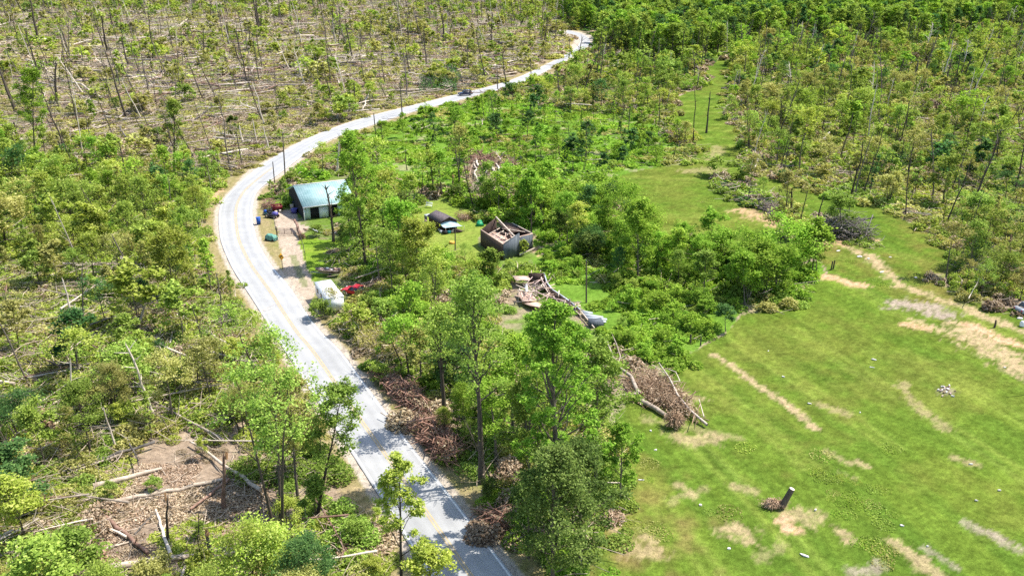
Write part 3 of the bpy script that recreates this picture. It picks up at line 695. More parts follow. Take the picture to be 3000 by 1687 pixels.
def do_logs():
    x, y, z, h, u, v, rng, zz = scatter(4.3, 33, {'blow': (.85, 4, 17), 'right': (.16, 3, 11), 'leftmix': (1.2, 3, 14), 'leftgreen': (.07, 4, 10), 'meadow': (.10, 3, 8), 'center': (.15, 3, 9), 'island': (.5, 3, 8), 'debris': (.9, 5, 11), 'clear2': (.2, 2, 5)}, None, .02, 1.5, road=False)
    T = []
    for i in range(len(x)):
        zr = 1 if z[i] == 'debris' else 0
        rz = rng.normal(.2, .95)+(math.pi if rng.uniform() < .5 else 0) if not zr else rng.normal(1.9, .35)
        if rng.uniform() < .2: rz = rng.uniform(0, 6.28)
        T.append(dict(x=x[i], y=y[i], z=zz[i], h=h[i], u=u[i], v=v[i], var=int(rng.integers(0, 5)), mat=int(rng.choice([0, 1, 2, 3], p=[.42, .2, .2, .18])), rz=rz, tl=abs(rng.normal(0, .05))))
    ex = np.array([(t['x']+math.cos(t['rz'])*t['h']*e, t['y']+math.sin(t['rz'])*t['h']*e) for e in (-.5, .5) for t in T])
    rc = road_clear(ex[:, 0], ex[:, 1]).reshape(2, -1).min(0); T = [t for t, c_ in zip(T, rc) if c_ > .8]
    T.sort(key=lambda t: -scr(t)); rest = []; n = 0
    for t in T:
        s_ = t['h']/12.; w_ = s_**.5*rnd.uniform(.35, 1.0)*(1.5 if t['y'] > 300 else 1.0 if t['y'] > 130 else .8); P = (t['x'], t['y'], t['z']+rnd.uniform(.3, 1.5))
        if n < 250 and scr(t) > 0:
            n += 1; o = bpy.data.objects.new("fallen_log", log_mesh(t['var'], t['mat'])); COL.objects.link(o); o.location = P; o.scale = (s_, w_, w_); o.rotation_euler = (0, -t['tl'], t['rz'])
            tag(o, None, 'log', 'fallen logs scattered by the storm')
            a = t['rz'] % math.pi
            THINGS.append((o, t['u'], t['v'], ('long ' if t['h'] > 9.5 else 'short ' if t['h'] < 5 else '')+['tan', 'reddish', 'dark', 'pale'][t['mat']], 'fallen log lying '+('crosswise' if a < .5 or a > 2.64 else 'slanting up right' if a < 1.57 else 'slanting up left')))
        else: rest.append((*P, 0, -t['tl'], t['rz'], s_, w_, t['var']*4+t['mat']))
    # instances scale (x, x, z): lengthwise scale on x and y alike is fine for thin logs
    stuff_object("fallen_timber", rest, [(log_mesh(v_, m),) for v_ in range(5) for m in range(4)]); print("logs", n, len(rest))
do_logs()
# ---- undergrowth
def do_patches():
    protos = []; pidx = {}; pts = []
    CFG = {'blow': ((('olive', .6), ('yellow', .17), ('mid', .08), ('dry', .15)), 18, 1.0), 'right': ((('mid', .35), ('olive', .4), ('yellow', .12), ('dry', .13)), 7, 1.5),
     'leftmix': ((('olive', .36), ('mid', .3), ('yellow', .28), ('dry', .06)), 22, 1.4), 'leftgreen': ((('mid', .5), ('yellow', .4), ('olive', .1)), 4, 1.6), 'center': ((('mid', .45), ('fresh', .25), ('olive', .2), ('dry', .1)), 6, 1.4),
     'thicket': ((('fresh', .8), ('mid', .2)), 2, 1.6), 'vines': ((('fresh', .9), ('mid', .1)), 1, .9), 'meadow': ((('fresh', .8), ('olive', .1), ('mid', .1)), 2, .7), 'top': ((('mid', .6), ('dark', .4)), 2, 1.5),
     'island': ((('mid', .4), ('dry', .3), ('dark', .3)), 16, 1.2), 'debris': ((('dry', .8), ('olive', .2)), 26, .9), 'clear': ((('dry', .85), ('yellow', .15)), 26, .25), 'clear2': ((('dry', .35), ('yellow', .35), ('mid', .3)), 8, .5)}
    DEN = {'blow': .9, 'right': .85, 'leftmix': 1.1, 'leftgreen': .8, 'center': .8, 'thicket': .8, 'vines': .95, 'meadow': .45, 'top': .35, 'island': .75, 'debris': .9, 'clear': .5, 'clear2': .7}
    for sp, seed, ya, yb in ((2.9, 51, 52, 330), (4.2, 52, 330, 900)):
        P = jgrid(sp, ya, yb, seed); x, y = P[:, 0], P[:, 1]; z = zones(x, y); zz = hz(x, y); u, v = proj(x, y, zz); rng = np.random.default_rng(seed); n = fnoise(x*.06, y*.06, 17, 2); nd = fnoise(x*.05, y*.05, 19, 2)
        ok = (u > -250) & (u < 2826) & (road_clear(x, y) > 2.9) & np.isin(z, list(CFG)) & keepout(x, y, np.full(len(x), 1.2), 1.2, False)
        for i in np.nonzero(ok)[0]:
            zn = z[i]
            if rng.uniform() > DEN[zn]*(1 if zn in ('vines', 'thicket') else .55+.75*n[i]): continue
            T, st, hg = CFG[zn]; pal = pick(rng, T)
            if zn == 'blow' and nd[i] < .40: pal = 'dry' if rng.uniform() < .3 else 'olive'; st = 22
            lod = lod_of(y[i]); k = (int(rng.integers(0, 3)), lod, pal, st, hg)
            if k not in pidx: pidx[k] = len(protos); protos.append((patch_mesh(*k),))
            s_ = rng.uniform(.7, 1.3)*(1.5 if ya > 300 else 1.1)
            pts.append((x[i], y[i], zz[i]-.1, 0, 0, rng.uniform(0, 6.28), s_, s_*rng.uniform(.7, 1.2), pidx[k]))
    stuff_object("undergrowth", pts, protos); print("patches", len(pts), "protos", len(protos))
do_patches()
def do_grass():
    # tufts in the turf and along the verges
    protos = []
    for v_ in range(3):
        for pal, sz in (('fresh', .09), ('mid', .09), ('yellow', .08), ('olive', .08)):
            rng = np.random.default_rng(v_+40); mb = MB(); a = rng.uniform(0, 6.28, 130); q = np.sqrt(rng.uniform(0, 1, 130))*.9
            mb.leaves(np.stack([np.cos(a)*q, np.sin(a)*q, rng.uniform(.02, .16, 130)], 1), sz, rng, up=.9, asp=.4); protos.append((mb.mesh("tuft", LM[pal]),))
    pts = []
    for sp, seed, ya, yb in ((1.1, 61, 55, 105), (1.8, 62, 105, 150), (3., 64, 150, 260)):
        P = jgrid(sp, ya, yb, seed); x, y = P[:, 0], P[:, 1]; z = zones(x, y); zz = hz(x, y); u, v = proj(x, y, zz); rng = np.random.default_rng(seed)
        rc = road_clear(x, y); n = fnoise(x*.15, y*.15, 63)
        ok = (u > -100) & (u < 2676) & (rc > .8) & (np.isin(z, ['open', 'yard', 'yard2', 'verge']) | (rc < 4)) & (z != 'drive')
        ok &= (rc < 5) | ((u < 2250) & (v > 1120)) | (v < 720); gcol = ground_color(x, y); ok &= gcol[:, 1] > gcol[:, 0]*1.12
        for i in np.nonzero(ok)[0]:
            if n[i] < .6 or rng.uniform() > .3: continue
            c = int(rng.choice([0, 1, 2, 3], p=[.35, .2, .3, .15])) if rc[i] > 4 else int(rng.choice([1, 2, 3]))
            s_ = rng.uniform(.5, 1.3); pts.append((x[i], y[i], zz[i]-.06, 0, 0, rng.uniform(0, 6.28), s_*1.2, s_*.8, int(rng.integers(0, 3))*4+c))
    stuff_object("grass", pts, protos); print("grass", len(pts))
do_grass()
# ================================================================= named things, buildings, wreckage
def zf(ox, oy, k=.31056):
    return lambda x, y: ((x*k+ox)*.8587, (y*k+oy)*.8587)
def crown_px(o, u, v): pass
LMARKS = {}
def single(o, label, cat, group=None):
    tag(o, label, cat, group); return o
WARM = rough_mat("warm brown twigs", (.20,.115,.06), (.58,.41,.27), 1.3)
WOODG = rough_mat("weathered grey boards", (.045,.052,.06), (.15,.17,.19), 1.3, (6, 6, .35), c3=(.09,.105,.12), bump=.5, obj=False)
WOODB = rough_mat("dark barn boards", (.035,.022,.018), (.13,.085,.065), 1.3, (6, 6, .35), bump=.5, obj=False)
WOODP = rough_mat("pinkish bare boards", (.42,.27,.20), (.70,.52,.42), 1.5, (2, 5, 2), bump=.3, obj=False)
LUMBER = rough_mat("pale lumber", (.42,.33,.25), (.74,.64,.53), 2., bump=.2)
LUMBP = rough_mat("greyish pink lumber", (.26,.18,.15), (.62,.47,.42), 2., bump=.2)
MINT = rough_mat("mint metal roofing", (.23,.38,.365), (.41,.55,.535), .5, (1, 1, 1), .45, .05, c3=(.32,.47,.455), det=7, obj=False)
WHITEP = plain("white paint", (.72,.74,.73), .5); WALLM = plain("pale mint wall", (.50,.60,.58), .7)
DARKI = plain("dark opening and gable shade", (.015,.015,.016), .9); SHING = rough_mat("brown grey shingles", (.07,.055,.06), (.17,.14,.145), 3., bump=.4, obj=False)
TARP = rough_mat("pale blue tarpaulin", (.28,.42,.45), (.50,.64,.66), 1.2, bump=.3, obj=False); METAL = rough_mat("grey sheet metal", (.28,.31,.34), (.55,.57,.60), .8, rough=.5, bump=.1, obj=False)
BLACK = plain("black rubber", (.02,.02,.02), .8); GLASS = plain("dark window glass", (.02,.025,.03), .15, spec=.6); CHROME = plain("metal rim", (.4,.4,.42), .4, .6)
NAVY = plain("dark blue car paint", (.01,.016,.06), .3, spec=.6); RED = plain("red paint", (.55,.012,.03), .35, spec=.5); WINE = plain("dark red metal", (.14,.008,.015), .6)
BLUEP = plain("blue plastic", (.012,.075,.34), .45); TEAL = plain("teal plastic", (.01,.22,.24), .5); PURP = plain("violet blue plastic", (.09,.08,.30), .5); GREENP = plain("green tarpaulin", (.10,.26,.20), .55, var=.35); EMER = plain("emerald tarpaulin", (.01,.25,.10), .5, var=.3)
YELP = plain("yellow sign face", (.90,.42,.01), .5); GALV = plain("galvanised steel", (.25,.26,.27), .5, .4); RUST = rough_mat("rusty pipe", (.10,.06,.05), (.24,.16,.14), 4., obj=False)
POLEM = rough_mat("creosoted pole wood", (.045,.035,.028), (.12,.095,.075), 2., (3, 3, .4)); CREAM = plain("cream plastic", (.6,.5,.38), .6); CAMO = rough_mat("brown camouflage hull", (.10,.07,.06), (.42,.32,.28), 2.2, obj=False)
STONE = rough_mat("white broken stone", (.42,.38,.34), (.80,.77,.72), 1.5); LIGHTM = plain("lamp lens", (.7,.7,.65), .2); ORNG = plain("orange yellow plastic", (.65,.36,.06), .5)

def hero(name, base, top, Rd, pal, nleaf, lsz, cb, nl, r0, label, shape_up=.7, multi=1, sg=.34, sub=4, dy=0., seed=1, bark=None, zmin=.2, tipw=None, dark=None, wob=.02):
    P = G(*base); T = top_at(P, *top, dy=dy)-P
    rng = np.random.default_rng(seed); tubes, tips = skel(rng, T[2], Rd, cb, nl, r0, shape_up, sub, wob, (T[0], T[1]), multi)
    e = empty(name, P, 0, label, 'tree'); bark = bark or BARKG
    wood_mesh(tubes).build("trunk", bark, e)
    w_ = rng.uniform(.15, 1.6, len(tips)); w_ /= w_.sum(); i = rng.choice(len(tips), nleaf, p=w_)
    C = tips[i]+rng.normal(0, min(.55, sg*Rd*.28), (nleaf, 3))*np.array([1, 1, .75]); C[:, 2] = np.maximum(C[:, 2], zmin)
    MB().leaves(C, lsz, rng, up=.8).build("crown", LM[pal], e)
    return e
A3 = zf(700, 850); A4 = zf(700, 1237); A5 = zf(1400, 850); A6 = zf(640, 400); B0 = zf(0, 820); B1 = zf(0, 1237); Q0 = zf(0, 0); Q1 = zf(700, 0); Q2 = zf(1400, 0); Q3 = zf(2200, 0); L0 = zf(0, 420); R0 = zf(2200, 420)
hero("broadleaf_tree", (1212,1212), (1200,725), 3.4, 'mid', 8500, .12, .42, 30, .34, "very tall slim tree with grey trunk, left of the tallest bright tree beside the road", .85, sg=.36, seed=3)
hero("broadleaf_tree", (1121,1085), (1112,800), 3.0, 'mid', 3500, .13, .48, 22, .32, "dark forked half-bare tree standing behind the red-brown brush pile at the roadside", .95, sg=.36, seed=8, bark=BARK)
hero("broadleaf_tree", (1402,1345), (1385,790), 3.9, 'fresh', 21000, .125, .2, 52, .36, "tallest bright green tree between the road and the mown field", .75, sg=.2, seed=5)
hero("broadleaf_tree", (1500,1230), (1500,880), 2.9, 'mid', 11000, .13, .2, 26, .2, "rounded green tree on the field side of the tallest bright tree", .6, sg=.4, seed=6)
hero("broadleaf_tree", (1330,1250), (1325,960), 2.6, 'mid', 9000, .13, .2, 24, .18, "green tree just left of the tallest bright tree, in its shade", .7, sg=.4, seed=16)
hero("broadleaf_tree", (1390,1480), (1395,1150), 2.9, 'deep', 14000, .115, .1, 30, .2, "dark green tree with bushy foot at the bottom edge, left of the field", .55, sg=.45, seed=7)
hero("broadleaf_tree", (1460,1420), (1470,1120), 2.5, 'deep', 11000, .115, .1, 28, .17, "dark green tree on the field edge right above the bottom of the picture", .55, sg=.45, seed=17)
hero("broadleaf_tree", (1330,1400), (1325,1200), 1.7, 'deep', 5000, .11, .1, 20, .12, "small dark tree in deep shade beside the road, near the bottom", .6, sg=.45, seed=18)
hero("broadleaf_tree", (1012,1560), (1003,1172), 2.1, 'yellow', 6500, .12, .40, 15, .17, "young yellow-green tree rising in front of the road at the bottom", .8, sg=.30, seed=9, bark=BARK)
hero("broadleaf_tree", (1085,1560), (1080,1400), 2.0, 'yellow', 5000, .12, .3, 14, .12, "top of a bright yellow-green tree at the bottom edge over the road", .8, sg=.4, seed=10)
hero("broadleaf_tree", (708,1395), (655,900), 3.8, 'mid', 6500, .125, .42, 26, .26, "big many-stemmed half-bare tree with long upswept branches left of the road", .8, multi=3, sg=.30, sub=5, seed=12, bark=BARK)
hero("broadleaf_tree", (800,1290), (850,985), 2.6, 'mid', 8000, .125, .35, 20, .16, "leaning green tree whose crown hangs over the left lane of the road", .6, sg=.42, seed=13, bark=BARK)
hero("broadleaf_tree", (750,1260), (730,960), 2.4, 'olive', 6500, .125, .35, 20, .16, "olive tree between the many-stemmed tree and the road", .7, sg=.42, seed=14)
hero("broadleaf_tree", (655,1520), (670,1375), 3.0, 'yellow', 8000, .12, .1, 22, .14, "bushy bright green tree at the bottom edge left of the road", .6, sg=.5, seed=15)
hero("broadleaf_tree", (920,668), (882,348), 3.4, 'fresh', 9000, .17, .30, 26, .22, "tall light green tree standing right of the mint-roofed house", .8, sg=.34, seed=21, bark=BARK)
hero("broadleaf_tree", (905,640), (880,500), 2.6, 'mid', 5500, .17, .2, 20, .15, "dense green tree in front of the right end of the mint-roofed house", .8, multi=3, sg=.4, seed=22)
hero("broadleaf_tree", (1015,690), (1000,520), 3.2, 'fresh', 6500, .17, .2, 20, .17, "bright lime tree midway between the mint-roofed house and the small shed", .7, sg=.42, seed=23)
hero("broadleaf_tree", (1060,760), (1045,575), 3.3, 'yellow', 7000, .17, .25, 20, .17, "lime green tree left below the small shed", .7, sg=.42, seed=24)
hero("broadleaf_tree", (1157,470), (1155,330), 3.0, 'olive', 1500, .2, .35, 20, .16, "thin-crowned tall tree in the bright meadow above the shed", .9, sg=.4, seed=25, bark=BARK)
hero("broadleaf_tree", (1232,722), (1230,632), 1.5, 'mid', 5200, .17, .12, 16, .13, "compact green tree against the left wall of the roofless barn", .6, sg=.5, seed=26)
hero("broadleaf_tree", (1316,640), (1318,608), .8, 'yellow', 1200, .13, .1, 12, .07, "small yellow-green sapling at the front of the roofless barn", .8, sg=.5, seed=27)
hero("broadleaf_tree", (1337,590), (1335,440), 2.6, 'fresh', 5200, .18, .15, 20, .16, "bright green pointed tree standing behind the roofless barn", .8, sg=.42, seed=28)
hero("broadleaf_tree", (1362,885), (1355,805), 1.9, 'fresh', 7500, .15, .15, 18, .13, "leafy green tree hiding the front of the collapsed barn", .7, sg=.5, seed=29)
hero("broadleaf_tree", (1420,905), (1410,830), 1.9, 'fresh', 6500, .15, .15, 18, .13, "green tree right in front of the fallen wall of the collapsed barn", .7, sg=.5, seed=30)
hero("broadleaf_tree", (1825,832), (1823,778), 1.2, 'dark', 2600, .12, .35, 14, .07, "small round dark tree standing alone at the corner of the mown field", .5, sg=.5, seed=31)
hero("broadleaf_tree", (1873,765), (1870,650), 2.2, 'fresh', 5200, .16, .3, 16, .12, "bright tree at the right end of the green thicket by the field", .6, sg=.45, seed=32)
hero("broadleaf_tree", (1770,745), (1775,640), 2.0, 'mid', 3000, .16, .3, 16, .12, "thin green tree in front of the thicket, above the field corner", .7, sg=.45, seed=33)
hero("broadleaf_tree", (1605,700), (1600,520), 3.0, 'fresh', 8000, .17, .2, 22, .17, "tallest green tree in the middle of the thicket", .7, sg=.42, seed=34)
hero("broadleaf_tree", (1975,590), (1980,440), 2.3, 'olive', 1500, .17, .3, 14, .2, "battered half-bare tree in the brush line across the grass", .8, sg=.4, seed=35, bark=BARK)
hero("broadleaf_tree", (2112,590), (2115,500), 2.6, 'mid', 4000, .17, .2, 16, .13, "leafy tree standing over the big dark brush pile in the grass", .6, sg=.45, seed=36)
hero("broadleaf_tree", (2055,690), (2050,600), 1.7, 'mid', 1800, .16, .3, 14, .09, "slim light tree at the end of the fence line near the field gate", .7, sg=.45, seed=37)
hero("broadleaf_tree", (439,440), (433,262), 2.6, 'mid', 3600, .18, .45, 16, .26, "tree with thick dark trunk and green crown on the storm-hit slope", .8, sg=.4, seed=38, bark=BARK)
hero("broadleaf_tree", (90,420), (80,180), 3.4, 'fresh', 7500, .18, .35, 22, .2, "bright green tree high at the left edge of the picture", .8, sg=.4, seed=39, bark=BARK)
hero("broadleaf_tree", (440,760), (420,600), 3.2, 'yellow', 9000, .16, .2, 24, .15, "large yellow-green tree in the left woodland, left of the road bend", .6, sg=.45, seed=40)
hero("broadleaf_tree", (1145,1000), (1140,880), 2.2, 'dark', 5000, .14, .1, 18, .12, "dark leafy tree in the tangle beside the white camper", .6, sg=.5, seed=41)
hero("broadleaf_tree", (884,612), (872,505), 2.3, 'fresh', 3200, .17, .35, 16, .13, "light feathery tree overlapping the right third of the mint roof", .8, sg=.34, seed=51)
hero("broadleaf_tree", (1560,1260), (1565,1080), 2.0, 'fresh', 5500, .12, .15, 22, .12, "bright slender tree on the very edge of the field below the root ball", .7, sg=.3, seed=52)
hero("broadleaf_tree", (1290,1090), (1285,860), 2.6, 'fresh', 6500, .13, .3, 24, .18, "feathery green tree between the slim grey-trunked tree and the tallest one", .8, sg=.28, seed=53)
hero("broadleaf_tree", (1060,960), (1050,840), 2.2, 'olive', 3500, .14, .2, 18, .13, "thin olive tree in the tangle beside the road, above the red-brown brush", .7, sg=.35, seed=54)
hero("shrub", (805,800), (804,772), 1.5, 'mid', 2600, .12, .05, 16, .06, "bright shrub hiding the lower end of the white camper", .6, sg=.5, seed=55)
# ---- particular standing trunks
def snag_px(base, top, wpx, m, label, limbs=4, seed=0, tip=None, name="dead_snag"):
    P = G(*base); T = top_at(P, *top)-P; L = np.linalg.norm(T); rng = np.random.default_rng(seed+300)
    mb = snag_mb(rng, L, wpx/pxm(P)/2, limbs, Lf=.2); o = mb.build(name, m); o.location = P-np.array([0, 0, .1])
    o.rotation_mode = 'QUATERNION'; o.rotation_quaternion = Vector(T).to_track_quat('Z', 'Y')
    if tip is not None:
        t = MB(); k = wpx/pxm(P)/2
        for q in range(7): a = q*.9; t.tube([[math.cos(a)*k*.4, math.sin(a)*k*.4, L-.35], [math.cos(a)*k*.5, math.sin(a)*k*.5, L+rng.uniform(.15, .55)]], [k*.3, .02], 4)
        t.build("splintered_tip", tip, o)
    return single(o, label, 'dead tree', 'broken bare trunks left standing by the storm')
snag_px(B1(1582,1095), B1(1558,690), 8, BARK, "straight dark trunk cut off short, in the middle of the bare clearing", 0, 1, SPLIT)
snag_px(B1(1912,1280), B1(1885,865), 4, BARK, "thin dark trunk standing just left of the thick leaning stump in the clearing", 0, 2)
snag_px(B1(2012,1290), B1(1950,1020), 15, BARKG, "thick leaning broken stump behind the long bottom log", 0, 3, SPLIT)
snag_px(B1(2110,800), B1(2135,300), 12, LOGR, "reddish broken trunk with orange splintered top, upper right of the clearing", 0, 4, SPLIT)
snag_px(B1(2460,1070), B1(2455,925), 8, BARK, "short dark stump beside the right log of the clearing", 0, 5)
snag_px(B0(1065,1310), B0(1035,975), 9, BARK, "dark trunk with orange snapped top beside the uprooted log", 0, 6, SPLIT)
snag_px(B0(1650,1070), B0(1660,965), 11, LOGR, "stubby reddish stump left of the leaning thin trunks", 0, 7, SPLIT)
snag_px(B0(700,1290), B0(665,760), 7, PALE, "curved grey-white dead tree left of the uprooted log", 6, 8)
snag_px(B0(715,420), B0(580,0), 7, PALE, "leaning pale dead trunk in the left woodland", 2, 9)
snag_px(B0(1320,420), B0(1405,90), 8, PALE, "pale dead tree with a fan of twigs, left of the road", 26, 10)
snag_px(B0(1470,1310), B0(1200,600), 8, PALE, "long whitish leaning dead tree with forked branches", 10, 11)
snag_px(B0(1705,1070), B0(1725,700), 5, PALE, "thin white standing trunk beside the stubby reddish stump", 2, 12)
snag_px(B0(2060,985), B0(1995,640), 4, BARK, "thin dark leaning trunk crossing the long pale log", 2, 13)
snag_px(B0(1870,1015), B0(1845,640), 4, BARK, "thin dark trunk left of the one that crosses the long log", 2, 14)
snag_px(L0(1210,1300), L0(1150,1080), 12, BARK, "thick dark trunk with a pale torn side in the left woodland", 0, 15, PALE)
snag_px(L0(1270,650), L0(1140,0), 5, BARK, "very long thin dark trunk leaning left above the left woodland", 2, 16)
snag_px(L0(760,300), L0(720,120), 9, BARKG, "thick short trunk with torn pale top, left of the long thin leaning one", 1, 17, PALE)
snag_px(L0(825,540), L0(790,330), 7, BARK, "dark short trunk among the green trees at left", 1, 18)
snag_px(Q0(150,1070), Q0(0,650), 9, BARK, "thick dark crooked trunk near the left edge", 5, 19)
snag_px(Q0(225,1440), Q0(130,1150), 10, BARK, "thick forked bare trunk at the left edge, lower one", 8, 20)
snag_px(Q0(370,430), Q0(300,0), 7, BARK, "dark broken trunk at the upper left, standing before pale logs", 3, 21)
snag_px(Q0(1200,1115), Q0(970,480), 6, BARK, "long crooked dark trunk leaning left in the upper left blowdown", 2, 22)
snag_px(Q0(1020,510), Q0(960,150), 6, BARK, "dark shaggy trunk above the long crooked one", 4, 23)
snag_px(Q0(1210,640), Q0(1130,350), 5, BARK, "dark thin trunk right of the long crooked one", 2, 24)
snag_px(Q0(665,540), Q0(595,270), 5, BARKG, "dark bent trunk between pale logs at the upper left", 2, 25)
snag_px(Q0(545,1010), Q0(525,600), 8, BARK, "stout dark trunk beside the long pale slanting log at left", 2, 26)
snag_px(Q0(2160,440), Q0(2150,215), 6, BARK, "dark snapped trunk at the right end of the pale horizontal log", 0, 27)
snag_px(Q0(2445,300), Q0(2410,0), 6, BARK, "tall dark trunk near the top edge, left half", 3, 28)
snag_px(Q1(195,310), Q1(150,0), 6, BARK, "tall dark trunk at the top edge over the brown brush", 3, 29)
snag_px(Q1(893,340), Q1(885,80), 5, BARK, "dark trunk with hanging brush at its top near the top edge", 3, 30)
snag_px(Q1(1925,400), Q1(1920,140), 6, BARK, "dark straight trunk left of the far road bend", 3, 31)
snag_px(Q1(1090,1020), Q1(1100,780), 5, BARK, "dark trunk above the road, left of the utility pole", 1, 32)
for k_, (a_, b_, s__) in enumerate((((45,1360),(10,1185),5),((178,1365),(125,1130),3.5),((277,1385),(222,1195),4))):
    snag_px(Q1(*a_), Q1(*b_), s__, PALE, ("leftmost of the three white barkless trunks above the road bend", "thin middle one of the three white barkless trunks above the road bend", "rightmost of the three white barkless trunks above the road bend")[k_], 0, 33+k_)
snag_px(Q2(2155,1250), Q2(2190,870), 5, BARK, "lone bare dark trunk standing in the upper grass strip", 3, 36)
snag_px(Q3(1800,970), Q3(1890,560), 5.5, BARK, "forked dark bare tree leaning right on the right slope", 6, 37)
snag_px(Q3(1985,790), Q3(2075,530), 5.5, BARK, "dark trunk leaning right behind the forked bare tree", 4, 38)
snag_px(Q3(1530,820), Q3(1580,570), 6.5, BARKG, "thick leaning trunk left of the forked bare tree", 3, 39)
snag_px(Q3(880,1170), Q3(915,900), 5, BARK, "dark trunk with low twigs at the middle of the right slope", 4, 40)
snag_px(R0(610,750), R0(700,510), 4.5, BARK, "dark bare trunk leaning right in the brush line across the grass", 1, 41)
snag_px(R0(385,860), R0(370,450), 8, BARK, "thick dark battered trunk at the head of the brush line", 9, 42)
snag_px(R0(2440,1100), R0(2440,860), 8, LOGR, "reddish upright broken trunk at the right edge", 5, 43)
snag_px(A6(1665,535), A6(1610,350), 9, BARK, "stout snapped trunk with stub branches right of the light green tree", 4, 44)
snag_px(A6(1118,320), A6(1125,45), 5.5, PALE, "pale bare trunk by the road above the mint roof", 3, 45)
snag_px(A6(2205,520), A6(2215,370), 8, LOGR, "reddish broken stump above the shed", 2, 46, SPLIT)
snag_px(A6(2285,560), A6(2265,120), 5, BARK, "tall thin dark trunk above the shed", 8, 47)
snag_px(A6(1085,985), A6(1010,470), 7, BARK, "bent dark bare tree standing in front of the mint roof", 20, 48)
snag_px(A5(2005,497), A5(1998,415), 4, BARK, "short dark fence post at the field corner with a rail", 0, 49)
# ---- particular logs
def log_px(a, b, w1, w2, m, label, lift=0., limbs=3, sag=0., seed=0, name="fallen_log", root=None, zb=0.):
    A = G(*a); B = G(*b); r1 = w1/pxm(A)/2; r2 = w2/pxm(B)/2; rng = np.random.default_rng(seed+700)
    A[2] += r1+lift; B[2] += r2+lift+zb; k = 9; t = np.linspace(0, 1, k)[:, None]; L = np.linalg.norm(B-A)
    P = A*(1-t)+B*t+rng.normal(0, .012*L, (k, 3))*np.array([1, 1, .3])*np.sin(t*math.pi); P[:, 2] += sag*np.sin(t[:, 0]*math.pi)
    mb = MB(); mb.tube(P-A, r1*(1-t[:, 0])+r2*t[:, 0], 9)
    d = (B-A)/L
    for i in range(limbs):
        f = rng.uniform(.4, 1); b_ = P[int(f*(k-1))]-A; e = b_+(d*rng.uniform(.3, 1)+rng.normal(0, .5, 3)*np.array([1, 1, .6])+[0, 0, .3])*rng.uniform(.6, 2.2)
        mb.tube([b_, (b_+e)/2, e], [r2*.5, r2*.3, .015], 4, cap=False)
    o = mb.build(name, m, smooth=False); o.location = A; single(o, label, 'log', 'fallen logs scattered by the storm')
    if root: root_plate("root_plate", A-A, d, root, o, seed)
    return o
def root_ball(name, c, rad, parent, seed=0, stretch=(1, 1, 1), m=None):
    rng = np.random.default_rng(seed+90); mb = MB(); st = np.array(stretch); c = np.asarray(c, float)
    for i in range(210):
        d = rng.normal(size=3); d /= np.linalg.norm(d); e = d*st*rad*rng.uniform(.75, 1.15); e[2] = max(e[2], .04-c[2]); t = e*[1.08, 1.08, .55]-[0, 0, .22*rad]; t[2] = max(t[2], .03-c[2])
        mb.tube([c+e*.25, c+e, c+t*rng.uniform(1., 1.25)], np.array([.05, .035, .008])*rad*rng.uniform(.4, 1.3), 4, cap=False)
    C = c+rng.normal(0, .42, (900, 3))*rad*st; C[:, 2] = np.maximum(C[:, 2], .05); mb.leaves(C, .085*rad, rng, up=.1, asp=.9)
    return mb.build(name, m or WARM, parent)
def root_plate(name, P, d, rad, parent, seed=0):
    rng = np.random.default_rng(seed+40); mb = MB(); d = np.asarray(d); s_ = np.cross(d, [0, 0, 1.]); s_ /= np.linalg.norm(s_); up = np.array([0, 0, 1.])
    for i in range(46):
        a = rng.uniform(0, 6.28); r = rad*rng.uniform(.35, 1.15); e = s_*math.cos(a)*r+up*(math.sin(a)*r*.9)-d*rng.uniform(-.1, .5)*rad
        mb.tube([P, P+e*.55+rng.normal(0, .07*rad, 3)-d*.1*rad, P+e], np.array([.1, .055, .012])*rad*rng.uniform(.5, 1.2), 4, cap=False)
    C = P+rng.normal(0, .38*rad, (420, 1))*s_+rng.normal(0, .36*rad, (420, 1))*up-d*rng.uniform(-.05, .28, (420, 1))*rad
    mb.leaves(C, .11*rad, rng, up=.1, asp=.9)
    return mb.build(name, ROOT, parent)
log_px(B1(885,625), B1(1530,445), 15, 9, LOGM, "thick tan log lying uppermost across the bare clearing", seed=1)
log_px(B1(1000,780), B1(2100,550), 12, 9, LOGM, "long tan log crossing the clearing under the uppermost one", seed=2)
log_px(B1(960,880), B1(1400,1250), 12, 9, LOGR, "reddish brown log slanting down through the clearing", seed=3, lift=.1)
log_px(B1(545,755), B1(1200,1105), 5, 7, PALE, "slender pale log just left of the reddish brown log", seed=4, lift=.2)
log_px(B1(1000,1400), B1(2260,1185), 19, 11, LOGM, "thickest long log along the bottom with its root plate at the left end", seed=5, root=2.2, limbs=0)
log_px(B1(1690,1449), B1(2570,1050), 9, 7, LOGM, "long slender log at the bottom, below the thickest log", seed=6, limbs=4, lift=.3)
log_px(B1(1800,850), B1(2165,565), 6, 8, LOGR, "log leaning up towards the orange-topped trunk", seed=7, lift=.3, limbs=0)
log_px(B1(2465,680), B1(1800,215), 11, 5, LOGM, "tan log behind the orange-topped broken trunk", seed=8, lift=.4)
log_px(B1(2080,1085), B1(2570,950), 12, 9, LOGR, "brown log at the right end of the clearing", seed=9)
log_px(B1(370,870), B1(930,740), 4, 4, LOGM, "thin grey log at the left of the clearing", seed=10, lift=.4)
log_px(B1(1610,1250), B1(1470,830), 10, 6, PALE, "white split log beside the short dark trunk in the clearing", seed=11, limbs=1)
log_px(B1(600,520), B1(1470,240), 6, 8, LOGD, "dark grey log above the clearing, upper of the pair", seed=12, lift=.6)
log_px(B1(640,530), B1(1160,340), 5, 6, LOGM, "grey log above the clearing, lower of the pair", seed=13, lift=.5)
log_px(B1(1270,1060), B1(1460,850), 5, 4, LOGD, "short dark branch in the middle of the clearing", seed=14)
